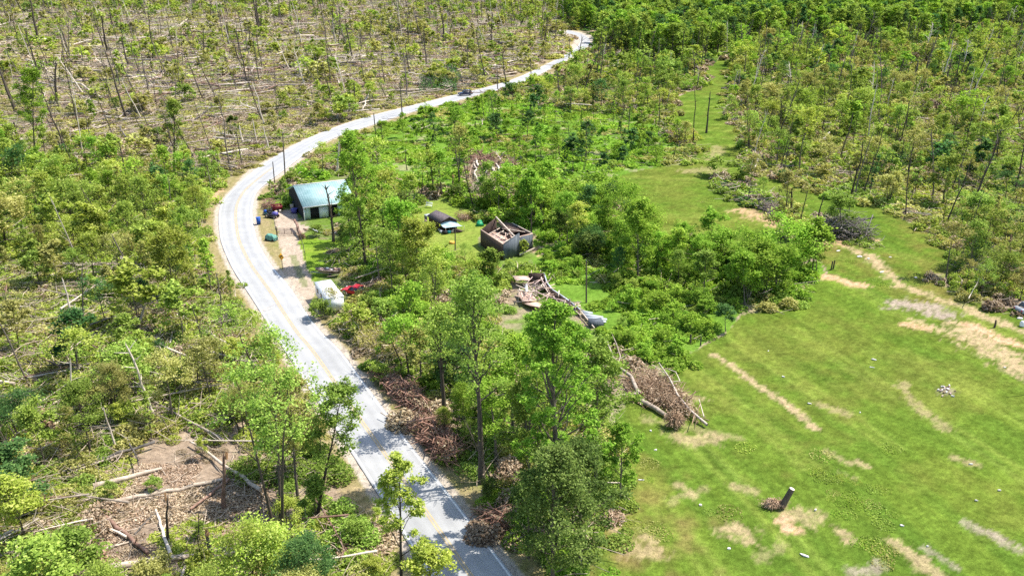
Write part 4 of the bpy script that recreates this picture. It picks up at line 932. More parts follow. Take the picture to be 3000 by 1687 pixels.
log_px(B1(990,1195), B1(1240,1125), 6, 5, LOGM, "short log touching the reddish brown log", seed=15)
log_px(B0(480,1400), B0(1110,1190), 15, 11, LOGM, "fallen trunk with an upturned root plate at its left end, mid left", seed=16, root=2.1, limbs=0)
log_px(B0(2070,920), B0(1330,560), 9, 5, PALE, "long pale straight log lying below the left woodland", seed=17, lift=.6, limbs=2)
log_px(B0(2180,680), B0(1730,385), 11, 7, PALE, "pale log near the road edge, right of the fan of twigs", seed=18, lift=.5)
log_px(B0(1890,1050), B0(2210,905), 12, 8, LOGR, "brown log under the end of the long pale log", seed=19, lift=.2)
log_px(B0(1095,860), B0(1175,710), 9, 9, LOGM, "short thick tan log above the dark snapped trunk", seed=20, lift=.4)
log_px(B0(20,280), B0(300,295), 5, 3, PALE, "thin pale log at the left edge below the woodland", seed=21, lift=.6)
log_px(B0(1610,640), B0(1720,120), 4, 3, PALE, "thin pale arched trunk beside the fan of twigs", seed=22, lift=.6)
log_px(L0(1270,350), L0(1430,470), 6, 5, LOGM, "tan log in the left woodland gap, upper of two", seed=23, lift=.3)
log_px(L0(1290,260), L0(1430,320), 5, 4, LOGM, "tan log above the woodland gap", seed=24, lift=.3)
log_px(L0(1000,1080), L0(1360,1180), 6, 5, LOGM, "long tan log behind the thick dark trunk", seed=25, lift=.5)
log_px(L0(940,1160), L0(1190,1300), 6, 4, PALE, "pale log slanting down to the thick dark trunk", seed=26, lift=.4)
log_px(L0(2100,70), L0(2390,140), 4, 7, LOGD, "dark log lying beside the road above the bend", seed=27)
log_px(Q0(250,590), Q0(960,960), 3, 5, LOGM, "very long tan log slanting across the upper left blowdown", seed=28, lift=1.2)
log_px(Q0(700,910), Q0(960,1010), 4, 4, LOGM, "tan log right below the very long slanting one", seed=29, lift=.8)
log_px(Q0(0,255), Q0(240,190), 4, 3, PALE, "pale log at the upper left edge", seed=30, lift=.6)
log_px(Q0(0,390), Q0(230,400), 4, 3, PALE, "pale level log at the left edge under the upper one", seed=31, lift=.6)
log_px(Q0(1700,300), Q0(2200,210), 4, 3, PALE, "long pale level log left of the snapped trunk at the top", seed=32, lift=.8)
log_px(Q0(1600,300), Q0(1770,200), 4, 3, PALE, "arched pale log above the long level one", seed=33, lift=.8)
log_px(Q0(700,320), Q0(1420,410), 3, 4, PALE, "long thin pale log across the top left", seed=34, lift=.8)
log_px(Q1(1165,1060), Q1(1255,900), 4, 3, PALE, "pale split log standing on end by the upper road", seed=35, lift=.3, zb=2.5)
# ---- uprooted trees at the field edge
fb = log_px(A5(1780,1200), A5(1510,1040), 12, 14, LOGM, "big fallen tree with root ball lying at the edge of the mown field", seed=41, limbs=0, name="fallen_tree")
P0 = G(*A5(1510,1040)); mb = MB(); off = np.array(fb.location)
def br(pts, w1, w2, z=1., n=5, o_=None):
    Q = [G(*A5(*p)) for p in pts]
    for i, q in enumerate(Q): q[2] += z+i*.35
    mb.tube(np.array(Q)-(off if o_ is None else o_), np.linspace(w1, w2, len(Q))*1.5/pxm(P0)/2, n, cap=False)
br([(1510,1040),(1440,900),(1340,850),(1270,770),(1215,640)], 8, 3); br([(1440,900),(1240,870)], 4, 2); br([(1310,790),(1340,710),(1300,610),(1250,520)], 3, 1.5); br([(1510,1040),(1300,1085)], 5, 2); br([(1340,710),(1400,690)], 2, 1); br([(1290,780),(1190,815),(1130,740)], 2, 1)
mb.build("branch", LOGM, fb); root_ball("root_ball", np.array(G(*A5(1850,1285)))+[0, 0, .95]-off, 1.05, fb, 42, (1, 1, .95))
f2 = empty("fallen_tree", G(*A5(2160,1290)), 0, "second fallen tree, thin and bare, lying right of the one with the root ball", "fallen tree"); off2 = np.array(f2.location); mb = MB()
br([(2160,1290),(2000,1180),(1880,1060),(1800,920),(1700,800)], 5, 2, .35, o_=off2); mb.build("trunk", PALE, f2); mb = MB()
br([(1880,1060),(1790,880),(1640,800)], 2.5, 1, .8, o_=off2); br([(2130,1230),(2080,1080)], 2, 1, .5, o_=off2); br([(1800,920),(1900,930),(1860,870),(1770,860)], 2.5, 1, .8, o_=off2); mb.build("branch", PALE, f2)
# ---- brush piles
def brush_pile(pts, hgt, pal, stick, label, n=260, nl=1400, seed=0, lsz=.13, sw=.028, slen=1.6, name="brush_pile"):
    """pile of broken branches spread over photo points"""
    W_ = np.array([G(*p) for p in pts]); c = W_.mean(0); rng = np.random.default_rng(seed+2000)
    mb = MB(); w_ = rng.dirichlet(np.ones(len(W_))*.42, n); B = w_@W_-c
    for b in B:
        b = b+np.append(rng.normal(0, .16*min(3, hgt+1), 2), rng.uniform(.05, hgt)*rng.uniform(.5, 1.15)); a = rng.uniform(0, 6.28); el = rng.normal(.15, .35); L = slen*rng.uniform(.4, 1.5); d = np.array([math.cos(a)*math.cos(el), math.sin(a)*math.cos(el), math.sin(el)])*L/2
        q = sw*rng.uniform(.4, 1.7)
        if rng.uniform() < .10: L *= 1.9; d = d*1.9; q *= 2.3; b = b+[0, 0, .25]
        p_ = np.array([b-d, b+rng.normal(0, .08*L, 3), b+d]); p_[:, 2] = np.maximum(p_[:, 2], .03); mb.tube(p_, [q, q*.8, q*.3], 3, cap=False)
    e = empty(name, c, 0, label, 'brush pile'); mb.build("branches", stick, e)['kind'] = 'stuff'
    if nl:
        w_ = rng.dirichlet(np.ones(len(W_))*.42, nl); C = w_@W_-c; C[:, 2] = rng.uniform(.02, hgt*.95, nl); o = MB().leaves(C, lsz, rng, up=.5).build("dead_leaves", LM[pal], e); o['kind'] = 'stuff'
    return e
REDB = rough_mat("red brown twigs", (.15,.07,.045), (.50,.30,.22), 1.5); GREYB = rough_mat("grey twigs", (.05,.042,.038), (.27,.235,.21), 1.5)
brush_pile([A5(1260,850),(A5(1500,700)),A5(1680,680),A5(1900,960),A5(2200,1290),A5(2120,1250),A5(1950,1150),A5(1560,1000),A5(1300,1050)], 1.15, 'dry', WARM, "wide tan pile of dead branches round the fallen tree at the field edge", 1100, 3600, 1, sw=.024, slen=1.9)
brush_pile([A3(1250,760),A3(1450,860),A3(1700,1000),A3(1900,1250),A3(1700,1180),A3(1450,1020)], 1.5, 'dry', REDB, "red-brown brush pile along the right side of the road", 700, 2600, 2, sw=.034)
brush_pile([A3(1600,1300),A3(1800,1250),A3(2050,1449),A4(2080,350),A4(1980,450),A4(1780,200)], 1.9, 'dry', REDB, "rust coloured root and branch heap beside the road, below the brown brush", 800, 1500, 3, sw=.036, slen=2.)
brush_pile([A3(1250,760),A3(1450,860),A3(1700,1000),A3(1500,960)], 1.2, 'dry', REDB, "tan and rust twig strip at the upper end of the roadside brush", 300, 900, 23, sw=.03)
brush_pile([A4(2230,840),A4(2400,880),A4(2576,1040),A4(2450,980)], 1.0, 'dry', REDB, "small reddish root heap at the roadside near the bottom", 160, 300, 4)
brush_pile([A3(900,350),A3(1300,250),A3(1700,550),A3(1700,750),A3(1400,750),A3(1100,560)], 2.2, 'olive', TWIG, "large olive tangle of broken tops below the white camper", 520, 5200, 5)
brush_pile([R0(740,760),R0(960,740),R0(1200,930),R0(1050,920),R0(740,900),R0(640,860)], 2.6, 'deep', GREYB, "big dark brush pile in the upper grass", 800, 3600, 6, sw=.045, slen=2.8)
brush_pile([R0(80,590),R0(240,620),R0(350,720),R0(200,700)], 1.6, 'dry', GREYB, "grey brush pile at the brown bare patch in the middle grass", 300, 700, 7, sw=.035, slen=2.2)
brush_pile([R0(2170,950),R0(2300,1100),R0(2500,1120),R0(2400,1300),R0(2000,1250),R0(1720,1200)], 1.9, 'mid', GREYB, "long green and grey brush row at the right edge of the grass", 380, 5200, 8)
brush_pile([B0(1350,200),B0(1600,200),B0(1650,380),B0(1400,390)], 1.6, 'dry', TWIG, "brown branch tangle behind the fan of twigs left of the road", 360, 700, 9)
brush_pile([B0(2030,330),B0(2200,340),B0(2250,470),B0(2120,450)], 1.3, 'dark', LOGD, "dark branch heap close to the left road edge", 220, 500, 10)
brush_pile([A6(650,640),A6(480,650),A6(440,700),A6(560,700)], 1.5, 'dry', REDB, "dome of brown twigs beside the dark red trailer", 260, 260, 11, sw=.03, slen=1.2) if False else None
brush_pile([zf(720,500,.138)(430,700),zf(720,500,.138)(590,690),zf(720,500,.138)(560,850),zf(720,500,.138)(420,820)], 1.2, 'dry', REDB, "dome of brown twigs beside the dark red trailer", 260, 200, 11, sw=.028, slen=1.1)
brush_pile([zf(1350,420,.2197)(140,180),zf(1350,420,.2197)(430,200),zf(1350,420,.2197)(430,330),zf(1350,420,.2197)(150,280)], 1.6, 'dry', REDB, "brown upturned brush above the splintered trunks in the meadow", 300, 600, 12, sw=.05, slen=2.4)
brush_pile([zf(1350,420,.2197)(200,600),zf(1350,420,.2197)(420,580),zf(1350,420,.2197)(380,680),zf(1350,420,.2197)(180,690)], 1.6, 'dry', TWIG, "pinkish heap of broken branches at the foot of the splintered trunks", 400, 300, 13, sw=.045, slen=2.4)
brush_pile([Q1(1700,780),Q1(2000,640),Q1(2100,760),Q1(2050,880),Q1(1700,900)], 3.4, 'dark', GREYB, "dark green heap of evergreens beyond the blue car", 260, 4200, 14, lsz=.3, sw=.08, slen=3.5)
brush_pile([A6(1900,700),A6(1900,700)] if False else [zf(1200,580,.0966)(1450,520),zf(1200,580,.0966)(1850,560),zf(1200,580,.0966)(1750,700),zf(1200,580,.0966)(1500,690)], 1.0, 'dry', REDB, "rust coloured dead shrub right of the shed", 150, 900, 15, lsz=.09, sw=.02, slen=.8)
S7 = zf(1350,420,.2197)
for k_, (a_, b_) in enumerate((((240,600),(175,280)),((230,370),(205,200)),((345,480),(318,330)),((550,560),(375,300)),((600,640),(400,320)),((610,545),(470,310)),((280,545),(262,480)),((560,600),(400,460)))):
    log_px(S7(*b_), S7(*a_), 4.2, 4.8, PALE, "%s pale splintered trunk from the left in the fan above the thicket" % ('first','second','third','fifth','sixth','seventh','fourth','eighth')[k_], seed=60+k_, lift=.5, limbs=0, name="splintered_trunk", zb=.6)
# ---- wood stump with root mass standing in the field
e = empty("uprooted_stump", G(*zf(2200,1237)(290,800)), 0, "cut leaning trunk with its torn-out root mass in the lower field", "stump"); c0 = np.array(e.location)
T0 = top_at(c0, *zf(2200,1237)(388,622))-c0; mb = MB(); mb.tube([[0, 0, .15], T0*.5+[0, 0, .05], T0], [.34, .29, .27], 12); mb.build("trunk", BARKG, e, smooth=False)
mb = MB(); d_ = T0/np.linalg.norm(T0); mb.tube([T0, T0+d_*.02], [.26, .25], 12); mb.build("cut_face", PALE, e)
root_ball("root_mass", np.array([-.75, .15, .4]), .72, e, 77, (1.55, .9, .7))
# ---- cheap scattered white scraps and stones
def scrap(u, v, L, W_, rz, label, m=None, group=None, name="debris_scrap", cat="scrap"):
    mb = MB(); rng = np.random.default_rng(int(u*7+v)); n = 7; a = np.linspace(0, 6.28, n, endpoint=False); r = rng.uniform(.6, 1, n)
    L *= .8; W_ *= .8; top = np.stack([np.cos(a)*L/2*r, np.sin(a)*W_/2*r, rng.uniform(.03, .10, n)*(1 if name == 'debris_scrap' else 1.6)], 1); V = np.vstack([top, top*[1.05, 1.05, 0]-[0, 0, .05], [[0, 0, .09]]])
    Q = [[i, i+n, (i+1) % n+n, (i+1) % n] for i in range(n)]; mb.add(V, Q); mb.add(V, [[i, (i+1) % n, (i+2) % n, 2*n] for i in range(0, n-1, 2)]); mb.add(V, [[n-1, 0, 1, 2*n]])
    o = mb.build(name, m or STONE); o.location = G(u, v); o.rotation_euler[2] = rz; return single(o, label, cat, group)
for (x_, y_), L, W_, rz, lb in (((1155,745),.9,.4,-.5,"white crumpled scrap in the middle of the field, upper of the pair"),((1140,820),.8,.25,-.4,"white strip in the middle of the field, lower of the pair"),((305,908),.6,.3,-.5,"white scrap in the upper left of the mown field"),
    ((550,1160),.7,.15,-.4,"thin pale strip near the grassless patch of the field"),((165,665),.6,.12,.9,"thin pale stick upright in the upper left of the field"),((2395,820),.5,.2,-.5,"white scrap near the right edge beside the bare track"),((1030,1245),.3,.2,0,"tiny white scrap low in the field")):
    scrap(*zf(2200,820)(x_, y_), L, W_, rz, lb)
for (x_, y_), L, W_, rz, lb in (((2075,388),.8,.2,-.1,"pale pink strip in the right part of the lower field"),((1425,968),.6,.25,-.3,"white scrap low in the right field above the grey track"),((2125,730),.5,.2,-.3,"white flake far right in the lower field"),((2340,635),.5,.3,0,"white flake at the far right edge of the lower field"),((505,1250),1.3,.3,-.6,"splintered pale board lying near the bottom of the field"),((610,820),.5,.3,.8,"small white scrap right of the uprooted stump"),((1665,1162),.4,.2,0,"tiny white scrap on the grey track")):
    scrap(*zf(2200,1237)(x_, y_), L, W_, rz, lb)
for (x_, y_), L, W_, rz, lb in (((2100,775),.55,.45,.4,"pale stone in the patchy grass right of the shaded trees"),((1675,255),.5,.3,.2,"white scrap below the tall tree edge in the field"),((2370,1185),.5,.35,.2,"pale stone near the bottom of the patchy grass"),((1540,538),.9,.1,0,"thin pale stick on the patchy grass"),((1630,75),.4,.3,0,"pale stone left of the fallen root ball")):
    scrap(*zf(1400,1237)(x_, y_), L, W_, rz, lb)
for (x_, y_), L, W_, rz, lb in (((1025,1065),1.5,1.2,.4,"white crumpled sheet in the grass below the big brush pile"),((820,1010),1.5,.4,.5,"white board in the grass left of the crumpled sheet"),((1555,1262),.8,.6,.2,"white scrap by the lush green strip, left one"),((1665,1260),.7,.5,.2,"white scrap by the lush green strip, right one"),((1235,1210),1.3,.5,.6,"pale torn sheet between the wheel tracks"),((1315,1070),.8,.3,0,"yellowish white scrap above the wheel tracks"),((1110,1085),.9,.4,0,"pale scrap right of the crumpled sheet")):
    scrap(*zf(2200,420)(x_, y_), L, W_, rz, lb)
ORD = "first second third fourth fifth sixth seventh eighth ninth tenth eleventh twelfth thirteenth fourteenth fifteenth sixteenth seventeenth eighteenth nineteenth twentieth".split()
rng_ = np.random.default_rng(5); sp_ = sorted([(2385+rng_.normal(0, 15), 982+rng_.normal(0, 8)) for _ in range(20)])
for k_, (a_, b_) in enumerate(sp_):
    scrap(a_, b_, rng_.uniform(.25, .65), rng_.uniform(.15, .35), rng_.uniform(0, 3), "%s stone from the left in the white rubble heap on the field" % ORD[k_], m=[STONE, LUMBP, STONE, ROOT][k_ % 4], group="stones of the rubble heap in the field", name="stone", cat="stone")
# ================================================================= buildings
def frame_house():
    e0 = at(765, 524, 2.7); e1 = at(890, 503, 2.7); ang = R(25); L = 10.3
    mid = (e0+e1)/2; dx = np.array([math.cos(ang), math.sin(ang)]); dy = np.array([-math.sin(ang), math.cos(ang)])
    h = empty("house", (mid[0], mid[1], float(hz(mid[0], mid[1]))), ang, "small house with a big mint green metal roof beside the road", "house")
    D = 7.0; zr = 5.1; ov = .45; gz = 2.7
    # walls: front, back, two gables
    w_ = MB()
    def gable(x):
        V = [[x-.07, ov, 0], [x-.07, 2*D-ov, 0], [x-.07, 2*D-ov, gz], [x-.07, D, zr-.15], [x-.07, ov, gz]]; V2 = [[a+.14, b, c] for a, b, c in V]
        w_.add(V+V2, [[0, 4, 3, 3][::1] if False else [0, 1, 2, 4], [4, 2, 3, 3] if False else [2, 3, 4, 4], [5, 9, 7, 6], [7, 9, 8, 8], [0, 4, 9, 5], [1, 6, 7, 2]][:2]+[[5, 9, 7, 6], [7, 9, 8, 8], [0, 4, 9, 5], [1, 6, 7, 2]])
    for x in (-L/2+.4, L/2-.4): gable(x)
    w_.box((0, 2*D-ov, gz/2), (L-.9, .14, gz)); 
    for x0, x1 in ((-L/2+.4, -3.6), (-1.9, -.1), (1.7, L/2-.4)): w_.box(((x0+x1)/2, ov+.3, gz/2), (x1-x0, .14, gz-.05))
    w_.box((-2.75, ov+.3, 2.45), (1.7, .14, .45)); w_.box((.8, ov+.3, 2.45), (1.8, .14, .45))
    w_.build("wall", WALLM, h)
    sidg = MB(); sidg.add([[-L/2+.28, ov, 0], [-L/2+.28, 2*D-ov, 0], [-L/2+.28, 2*D-ov, gz], [-L/2+.28, D, zr-.15], [-L/2+.28, ov, gz]], [[0, 4, 2, 1], [4, 3, 3, 2]]); sidg.build("painted_gable_shade", DARKI, h)  # near-black sheet over the pale gable, end wall's shade put into the colour
    d1 = MB(); d1.box((-2.75, ov+.5, 1.1), (1.7, .06, 2.2)); d1.build("doorway", DARKI, h); d2 = MB(); d2.box((.8, ov+.5, 1.1), (1.8, .06, 2.2)); d2.build("doorway", DARKI, h)
    dr = MB(); dr.box((-1.0, ov+.2, 1.05), (1.5, .05, 2.1)); dr.box((-1.0, ov+.17, 1.05), (.05, .04, 1.9)); dd = dr.build("door", WHITEP, h)
    hd = MB(); hd.box((-.4, ov+.15, 1.0), (.05, .06, .16)); hd.build("handle", BLACK, dd)
    r = MB()
    r.slab([[-L/2, -.1, gz], [L/2, -.1, gz], [L/2, D, zr], [-L/2, D, zr]], .09); r.slab([[-L/2, D, zr], [L/2, D, zr], [L/2, 2*D+.1, gz], [-L/2, 2*D+.1, gz]], .09)
    for i in range(1, 23):
        x = -L/2+i*L/23; r.bar([x, -.1, gz+.105], [x, D, zr+.105], .045, .04); r.bar([x, D, zr+.105], [x, 2*D+.1, gz+.105], .045, .04)
    rf = r.build("roof", MINT, h); c = MB(); c.bar([-L/2, D, zr+.13], [L/2, D, zr+.13], .3, .05); c.build("ridge_cap", WHITEP, rf)
    f = MB(); f.bar([-L/2, -.15, gz-.06], [L/2, -.15, gz-.06], .05, .2); f.build("eave_board", WHITEP, h)
    p = MB(); 
    for x in (-L/2+.2, ): p.box((x, .05, gz/2-.05), (.12, .12, gz-.15))
    p.build("porch_post", WHITEP, h)
frame_house()
def barn():
    FL = G(1266, 654); BL = G(1210, 614.4); FR = G(1345, 629.5); e = empty("barn", FL, 0, "grey board barn whose roof is torn off, with bare rafters", "barn")
    a = (FR-FL)[:2]; b = (BL-FL)[:2]
    def p(s_, t, z): return np.array([a[0]*s_+b[0]*t, a[1]*s_+b[1]*t, z])
    he = 2.75; hp = 3.9
    def wall(name, m, P, inner=None):
        mb = MB(); P = [np.asarray(q, float) for q in P]; mb.slab(P if len(P) == 4 else P[:4], .08); o = mb.build(name, m, e)
        # vertical battens on the wall
        A, B, Cc, D_ = P; n = int(np.linalg.norm(B-A)/.28); nn = np.cross(B-A, D_-A); nn /= np.linalg.norm(nn); bt = MB(); rg = np.random.default_rng(len(name)+n)
        for i in range(1, n):
            f = i/n; lo = A*(1-f)+B*f-nn*.02; hi = D_*(1-f)+Cc*f-nn*.02; bt.bar(lo, hi+(hi-lo)*rg.uniform(-.02, .03), .06, .05)
        bt.build("battens", m, o); return o
    wall("left_wall", WOODB, [p(0, 1, 0), p(0, 0, 0), p(0, 0, he), p(0, 1, he)])
    wall("front_wall", WOODG, [p(0, 0, 0), p(.5, 0, 0), p(.5, 0, hp), p(0, 0, he)])
    wall("front_wall", WOODG, [p(.5, .14, 0), p(1, .10, 0), p(1, .10, he), p(.5, .14, he+.05)])
    wall("right_wall", WOODB, [p(1, .10, 0), p(1, .95, 0), p(.98, .95, he-.2), p(1, .10, he)])
    wall("back_wall", WOODB, [p(.5, 1, 0), p(0, 1, 0), p(0, 1, he), p(.5, 1, hp+.4)]); wall("back_wall", WOODB, [p(1, .95, 0), p(.5, 1, 0), p(.5, 1, 2.4), p(1, .95, 2.0)])
    wall("partition", WOODB, [p(.52, .9, 0), p(.52, .16, 0), p(.52, .16, 2.2), p(.52, .9, 2.0)])
    fl = MB(); fl.slab([p(.03, .03, 1.75), p(.49, .03, 1.75), p(.49, .97, 1.75), p(.03, .97, 1.75)], .06); fl.slab([p(.54, .16, .9), p(.97, .14, .9), p(.97, .9, .9), p(.54, .9, .9)], .06); lf = fl.build("loft_floor", WOODP, e)
    rg = np.random.default_rng(3)
    def beam(A, B, w_=.12, m=LUMBER, nm="rafter"): mb = MB(); mb.bar(A, B, w_, w_*1.2); mb.build(nm, m, e)
    beam(p(0, 1, he+.06), p(0, 0, he+.06), .16, WOODP, "wall_plate"); beam(p(0, 0, he+.04), p(.5, 0, hp+.04), .14, WOODG, "wall_plate"); beam(p(.5, .14, he+.1), p(1, .10, he+.06), .14, WOODP, "wall_plate"); beam(p(1, .10, he+.06), p(.98, .95, he-.14), .16, LUMBER, "wall_plate")
    beam(p(.5, 1.02, hp+.45), p(.46, .1, 3.0), .18, LUMBER, "ridge_beam")
    for f in (.2, .4, .62, .8): beam(p(.02, f, 2.2+rg.uniform(-.2, .2)), p(.5, f+.05, 2.7), .09)
    beam(p(.5, .75, 2.9), p(.98, .35, 2.5), .11); beam(p(.55, .5, 3.0), p(.9, .9, 2.2), .1); beam(p(.35, .62, 2.9), p(.62, .1, 2.8), .12); beam(p(.40, .05, 1.8), p(.42, .25, 3.0), .14, WOODP); beam(p(.30, .3, 1.8), p(.38, .42, 3.2), .12, WOODP); beam(p(.25, .55, 1.8), p(.5, .15, 2.5), .1, LOGR); beam(p(.4, .4, 1.8), p(.2, .2, 2.3), .08, WOODP); beam(p(.48, .3, 2.), p(.6, .6, 3.), .08, LOGR)
    MB().slab([p(.56, .5, 2.5), p(.98, .52, 2.3), p(.98, .97, 2.6), p(.54, .97, 3.3)], .06).build("added_dark_roof", WOODB, e)  # brown slab added over the open right section so its interior looks dark
    mb = MB(); mb.slab([p(.2, .1, 1.84), p(.4, .08, 1.84), p(.36, .26, 1.9), p(.2, .24, 1.86)], .03); mb.build("metal_sheet", METAL, e)
    mb = MB(); mb.bar(p(.45, -.08, .4), p(1.02, 0, .5), .16); mb.build("loose_sill_beam", LUMBER, e)
barn()
tag(MB().slab([G(1352, 618)+[0, 0, .05], G(1362, 640)+[0, 0, .05], G(1384, 636)+[0, 0, .05], G(1366, 622)+[0, 0, .05]][::-1], .06).build("roof_panel", WOODP), "reddish wooden panel lying on the ground right of the roofless barn", "panel")
def collapsed():
    K = zf(1460, 760, .2808); c = G(*K(380, 380)); e = empty("collapsed_barn", c, 0, "collapsed barn, a heap of pinkish planks before one standing dark wall", "barn"); rg = np.random.default_rng(9)
    def g(x, y, z=0): q = G(*K(x, y))-c; q[2] += z; return q
    def up(x, y, x2, y2): return top_at(G(*K(x, y)), *K(x2, y2))-c
    a0, a1 = g(315, 250), g(472, 268); b0, b1 = up(315, 250, 315, 142), up(472, 268, 470, 142)
    o = MB().slab([a0, a1, b1, b0], .1).build("standing_wall", WOODB, e)
    bt = MB()
    for i in range(1, 14): f = i/14; bt.bar(a0*(1-f)+a1*f+[0, -.06, 0], b0*(1-f)+b1*f+[0, -.06, 0], .05)
    bt.bar(b0, b1, .12); bt.build("battens", WOODB, o)
    # long side wall sagging down from the corner, pale face outward
    tops = [(472,142),(480,230),(505,300),(560,360),(640,405),(740,470),(850,545)]; bots = [(480,275),(490,310),(520,345),(560,385),(640,430),(740,510),(850,560)]
    zt = [0, 1.6, 1.4, 1.2, 1.1, 1., .8]; T = [up(480, 275, 472, 142)]+[g(x, y+28, 0)+[0, 0, z] for (x, y), z in list(zip(tops, zt))[1:]]; Bm = [g(x, y+30, 0) for x, y in bots]; w_ = MB()
    for i in range(6): w_.slab([Bm[i], Bm[i+1], T[i+1], T[i]], .1)
    w_.build("fallen_side_wall", WOODB, e)
    cp = MB()
    for i in range(6): cp.bar(T[i]+[0, 0, .05], T[i+1]+[0, 0, .05], .2, .08)
    cp.build("wall_top_edge", METAL, e)
    for poly, z in (([(145,225),(320,240),(330,290),(180,300)], .9), ([(190,375),(330,360),(400,470),(250,490)], .35), ([(240,470),(400,470),(560,560),(330,530)], .3)):
        P = [g(*q)+[0, 0, z+.15*k] for k, q in enumerate(poly)][::-1]; MB().slab(P, .07).build("roof_slab", WOODP, e)
    P = [g(270, 330, 1.0), g(300, 310, 1.1), g(310, 410, 1.3), g(285, 420, 1.2)][::-1]; MB().slab(P, .04).build("white_sheet", WHITEP, e)
    for i in range(95):
        x, y = (rg.uniform(210, 520), rg.uniform(290, 470)) if i < 70 else (rg.uniform(520, 850), 0)
        if i >= 70: y = 385+(x-520)*.5+rg.uniform(-5, 45)
        q = g(x, y, rg.uniform(.25, 1.7)); an = rg.uniform(0, 6.28); el = rg.normal(0, .35); L = rg.uniform(.9, 3.2)/2; d = np.array([math.cos(an)*math.cos(el), math.sin(an)*math.cos(el), math.sin(el)])*L
        mb = MB(); mb.bar(q-d, q+d, rg.uniform(.08, .2), .06); mb.build("plank", [LUMBP, LUMBER, WOODP, LUMBP][i % 4], e)
    for A, B in (((250,300),(300,215)),((345,165),(330,250)),((440,165),(415,255)),((320,190),(400,330)),((345,260),(475,268))): MB().bar(g(*A, .9), up(A[0], A[1]+30, B[0], B[1]), .1).build("plank", LUMBP, e)
    for k, ((x0, y0), (x1, y1), z) in enumerate((((860,560),(980,580),.5),((880,585),(1090,622),.45),((905,615),(1130,640),.4),((930,645),(1120,660),.35))):
        P = [g(x0, y0, z), g(x0+20, y0+26, z), g(x1+5, y1+18, z), g(x1, y1, z)]; MB().slab(P, .05).build("metal_roof_sheet", METAL, e)
    MB().bar(g(845, 560, .6), g(1000, 745, .5), .14).build("fallen_rafter", LUMBER, e); MB().box(g(1015, 690, .45), (1.9, 1.3, .9), .2).build("grey_box_frame", WOODG, e)
collapsed()
def shed():
    K = zf(1200, 580, .0966); c = G(*K(700, 880)); ang = R(-62); e = empty("shed", G(*K(960, 960)), 0, "small dark shed with a brown shingle roof and a pale blue tarp awning", "shed"); c = np.array(e.location)
    FLn = G(*K(940, 990))-c; BLn = G(*K(600, 800))-c; FRn = FLn+np.array([2.9, .9, 0]); BRn = FRn+(BLn-FLn); hw = 1.75
    Z = lambda q, z: q+np.array([0, 0, z])
    w_ = MB(); w_.slab([BLn, FLn, Z(FLn, hw), Z(BLn, hw)], .08); w_.slab([FRn, BRn, Z(BRn, hw), Z(FRn, hw)], .08); w_.slab([BRn, BLn, Z(BLn, hw), Z(BRn, hw)], .08); w_.slab([FLn, FRn, Z(FRn, hw), Z(FLn, hw)], .08)
    mF = (FLn+FRn)/2; mB = (BLn+BRn)/2; w_.add([Z(FLn, hw), Z(FRn, hw), Z(mF, hw+.8), Z(mF, hw+.8)+np.array([0, .01, 0])], [[0, 1, 2, 3]])
    w_.build("wall", WOODB, e)
    d = (FLn-BLn)/np.linalg.norm(FLn-BLn); sd_ = (FRn-FLn)/np.linalg.norm(FRn-FLn); r = MB()
    r.slab([Z(FLn+d*.4-sd_*.35, hw-.12), Z(mF+d*.4, hw+.85), Z(mB-d*.3, hw+.85), Z(BLn-d*.3-sd_*.35, hw-.12)], .07); r.slab([Z(mF+d*.4, hw+.85), Z(FRn+d*.4+sd_*.35, hw-.12), Z(BRn-d*.3+sd_*.35, hw-.12), Z(mB-d*.3, hw+.85)], .07)
    r.build("roof", SHING, e)
    # draped tarp awning in front of the gable
    A = Z(FLn+d*.1-sd_*.1, hw-.35); B = Z(mF+d*.2, hw+.35); Cc = Z(FRn+d*.1, hw-.3); D0 = Z(FLn+d*2.0, 1.15); D1 = Z(FRn+d*1.9+sd_*.5, 1.2); n = 13; V = []
    for i in range(n):
        s_ = i/(n-1); top = A*(1-s_)**2+2*B*s_*(1-s_)*1.0+Cc*s_**2; bot = D0*(1-s_)+D1*s_
        for j in range(n):
            t = j/(n-1); q = top*(1-t)+bot*t; q = q+np.array([0, 0, -.35*math.sin(t*math.pi)*(.6+.4*math.sin(s_*9))]); V.append(q)
    i = np.arange(n-1)[:, None]*n; j = np.arange(n-1)[None]; mb = MB(); mb.add(np.array(V), np.stack([i+j, i+n+j, i+n+j+1, i+j+1], -1).reshape(-1, 4)); mb.add(np.array(V)-[0, 0, .02], np.stack([i+j, i+j+1, i+n+j+1, i+n+j], -1).reshape(-1, 4)); mb.build("tarp_awning", TARP, e, smooth=True)
    for q in (D0, D1): MB().bar(q*[1, 1, 0], q, .07).build("post", LUMBER, e)
    MB().slab([Z(D0*[1, 1, 0], .12), Z(D1*[1, 1, 0], .12), Z(FRn, .12), Z(FLn, .12)], .06).build("porch_floor", WOODB, e)
    MB().slab([Z(BLn-sd_*.9, .1), Z(BLn-sd_*.9+d*1., .1), Z(BLn-sd_*.9+d*1., 1.2), Z(BLn-sd_*.9, 1.2)], .06).build("tan_board", WOODP, e)
    MB().slab([Z(BLn-d*1.1-sd_*.5, 1.7), Z(BLn-d*.1-sd_*.5, 1.7), Z(BLn-d*.1+sd_*1.5, 1.8), Z(BLn-d*1.1+sd_*1.5, 1.8)], .06).build("lean_to_roof", WHITEP, e)
    MB().slab([BLn-d*1.-sd_*.4, BLn-sd_*.4, Z(BLn-sd_*.4, 1.6), Z(BLn-d*1.-sd_*.4, 1.6)], .06).build("lean_to_wall", WOODG, e)
    rg = np.random.default_rng(2)
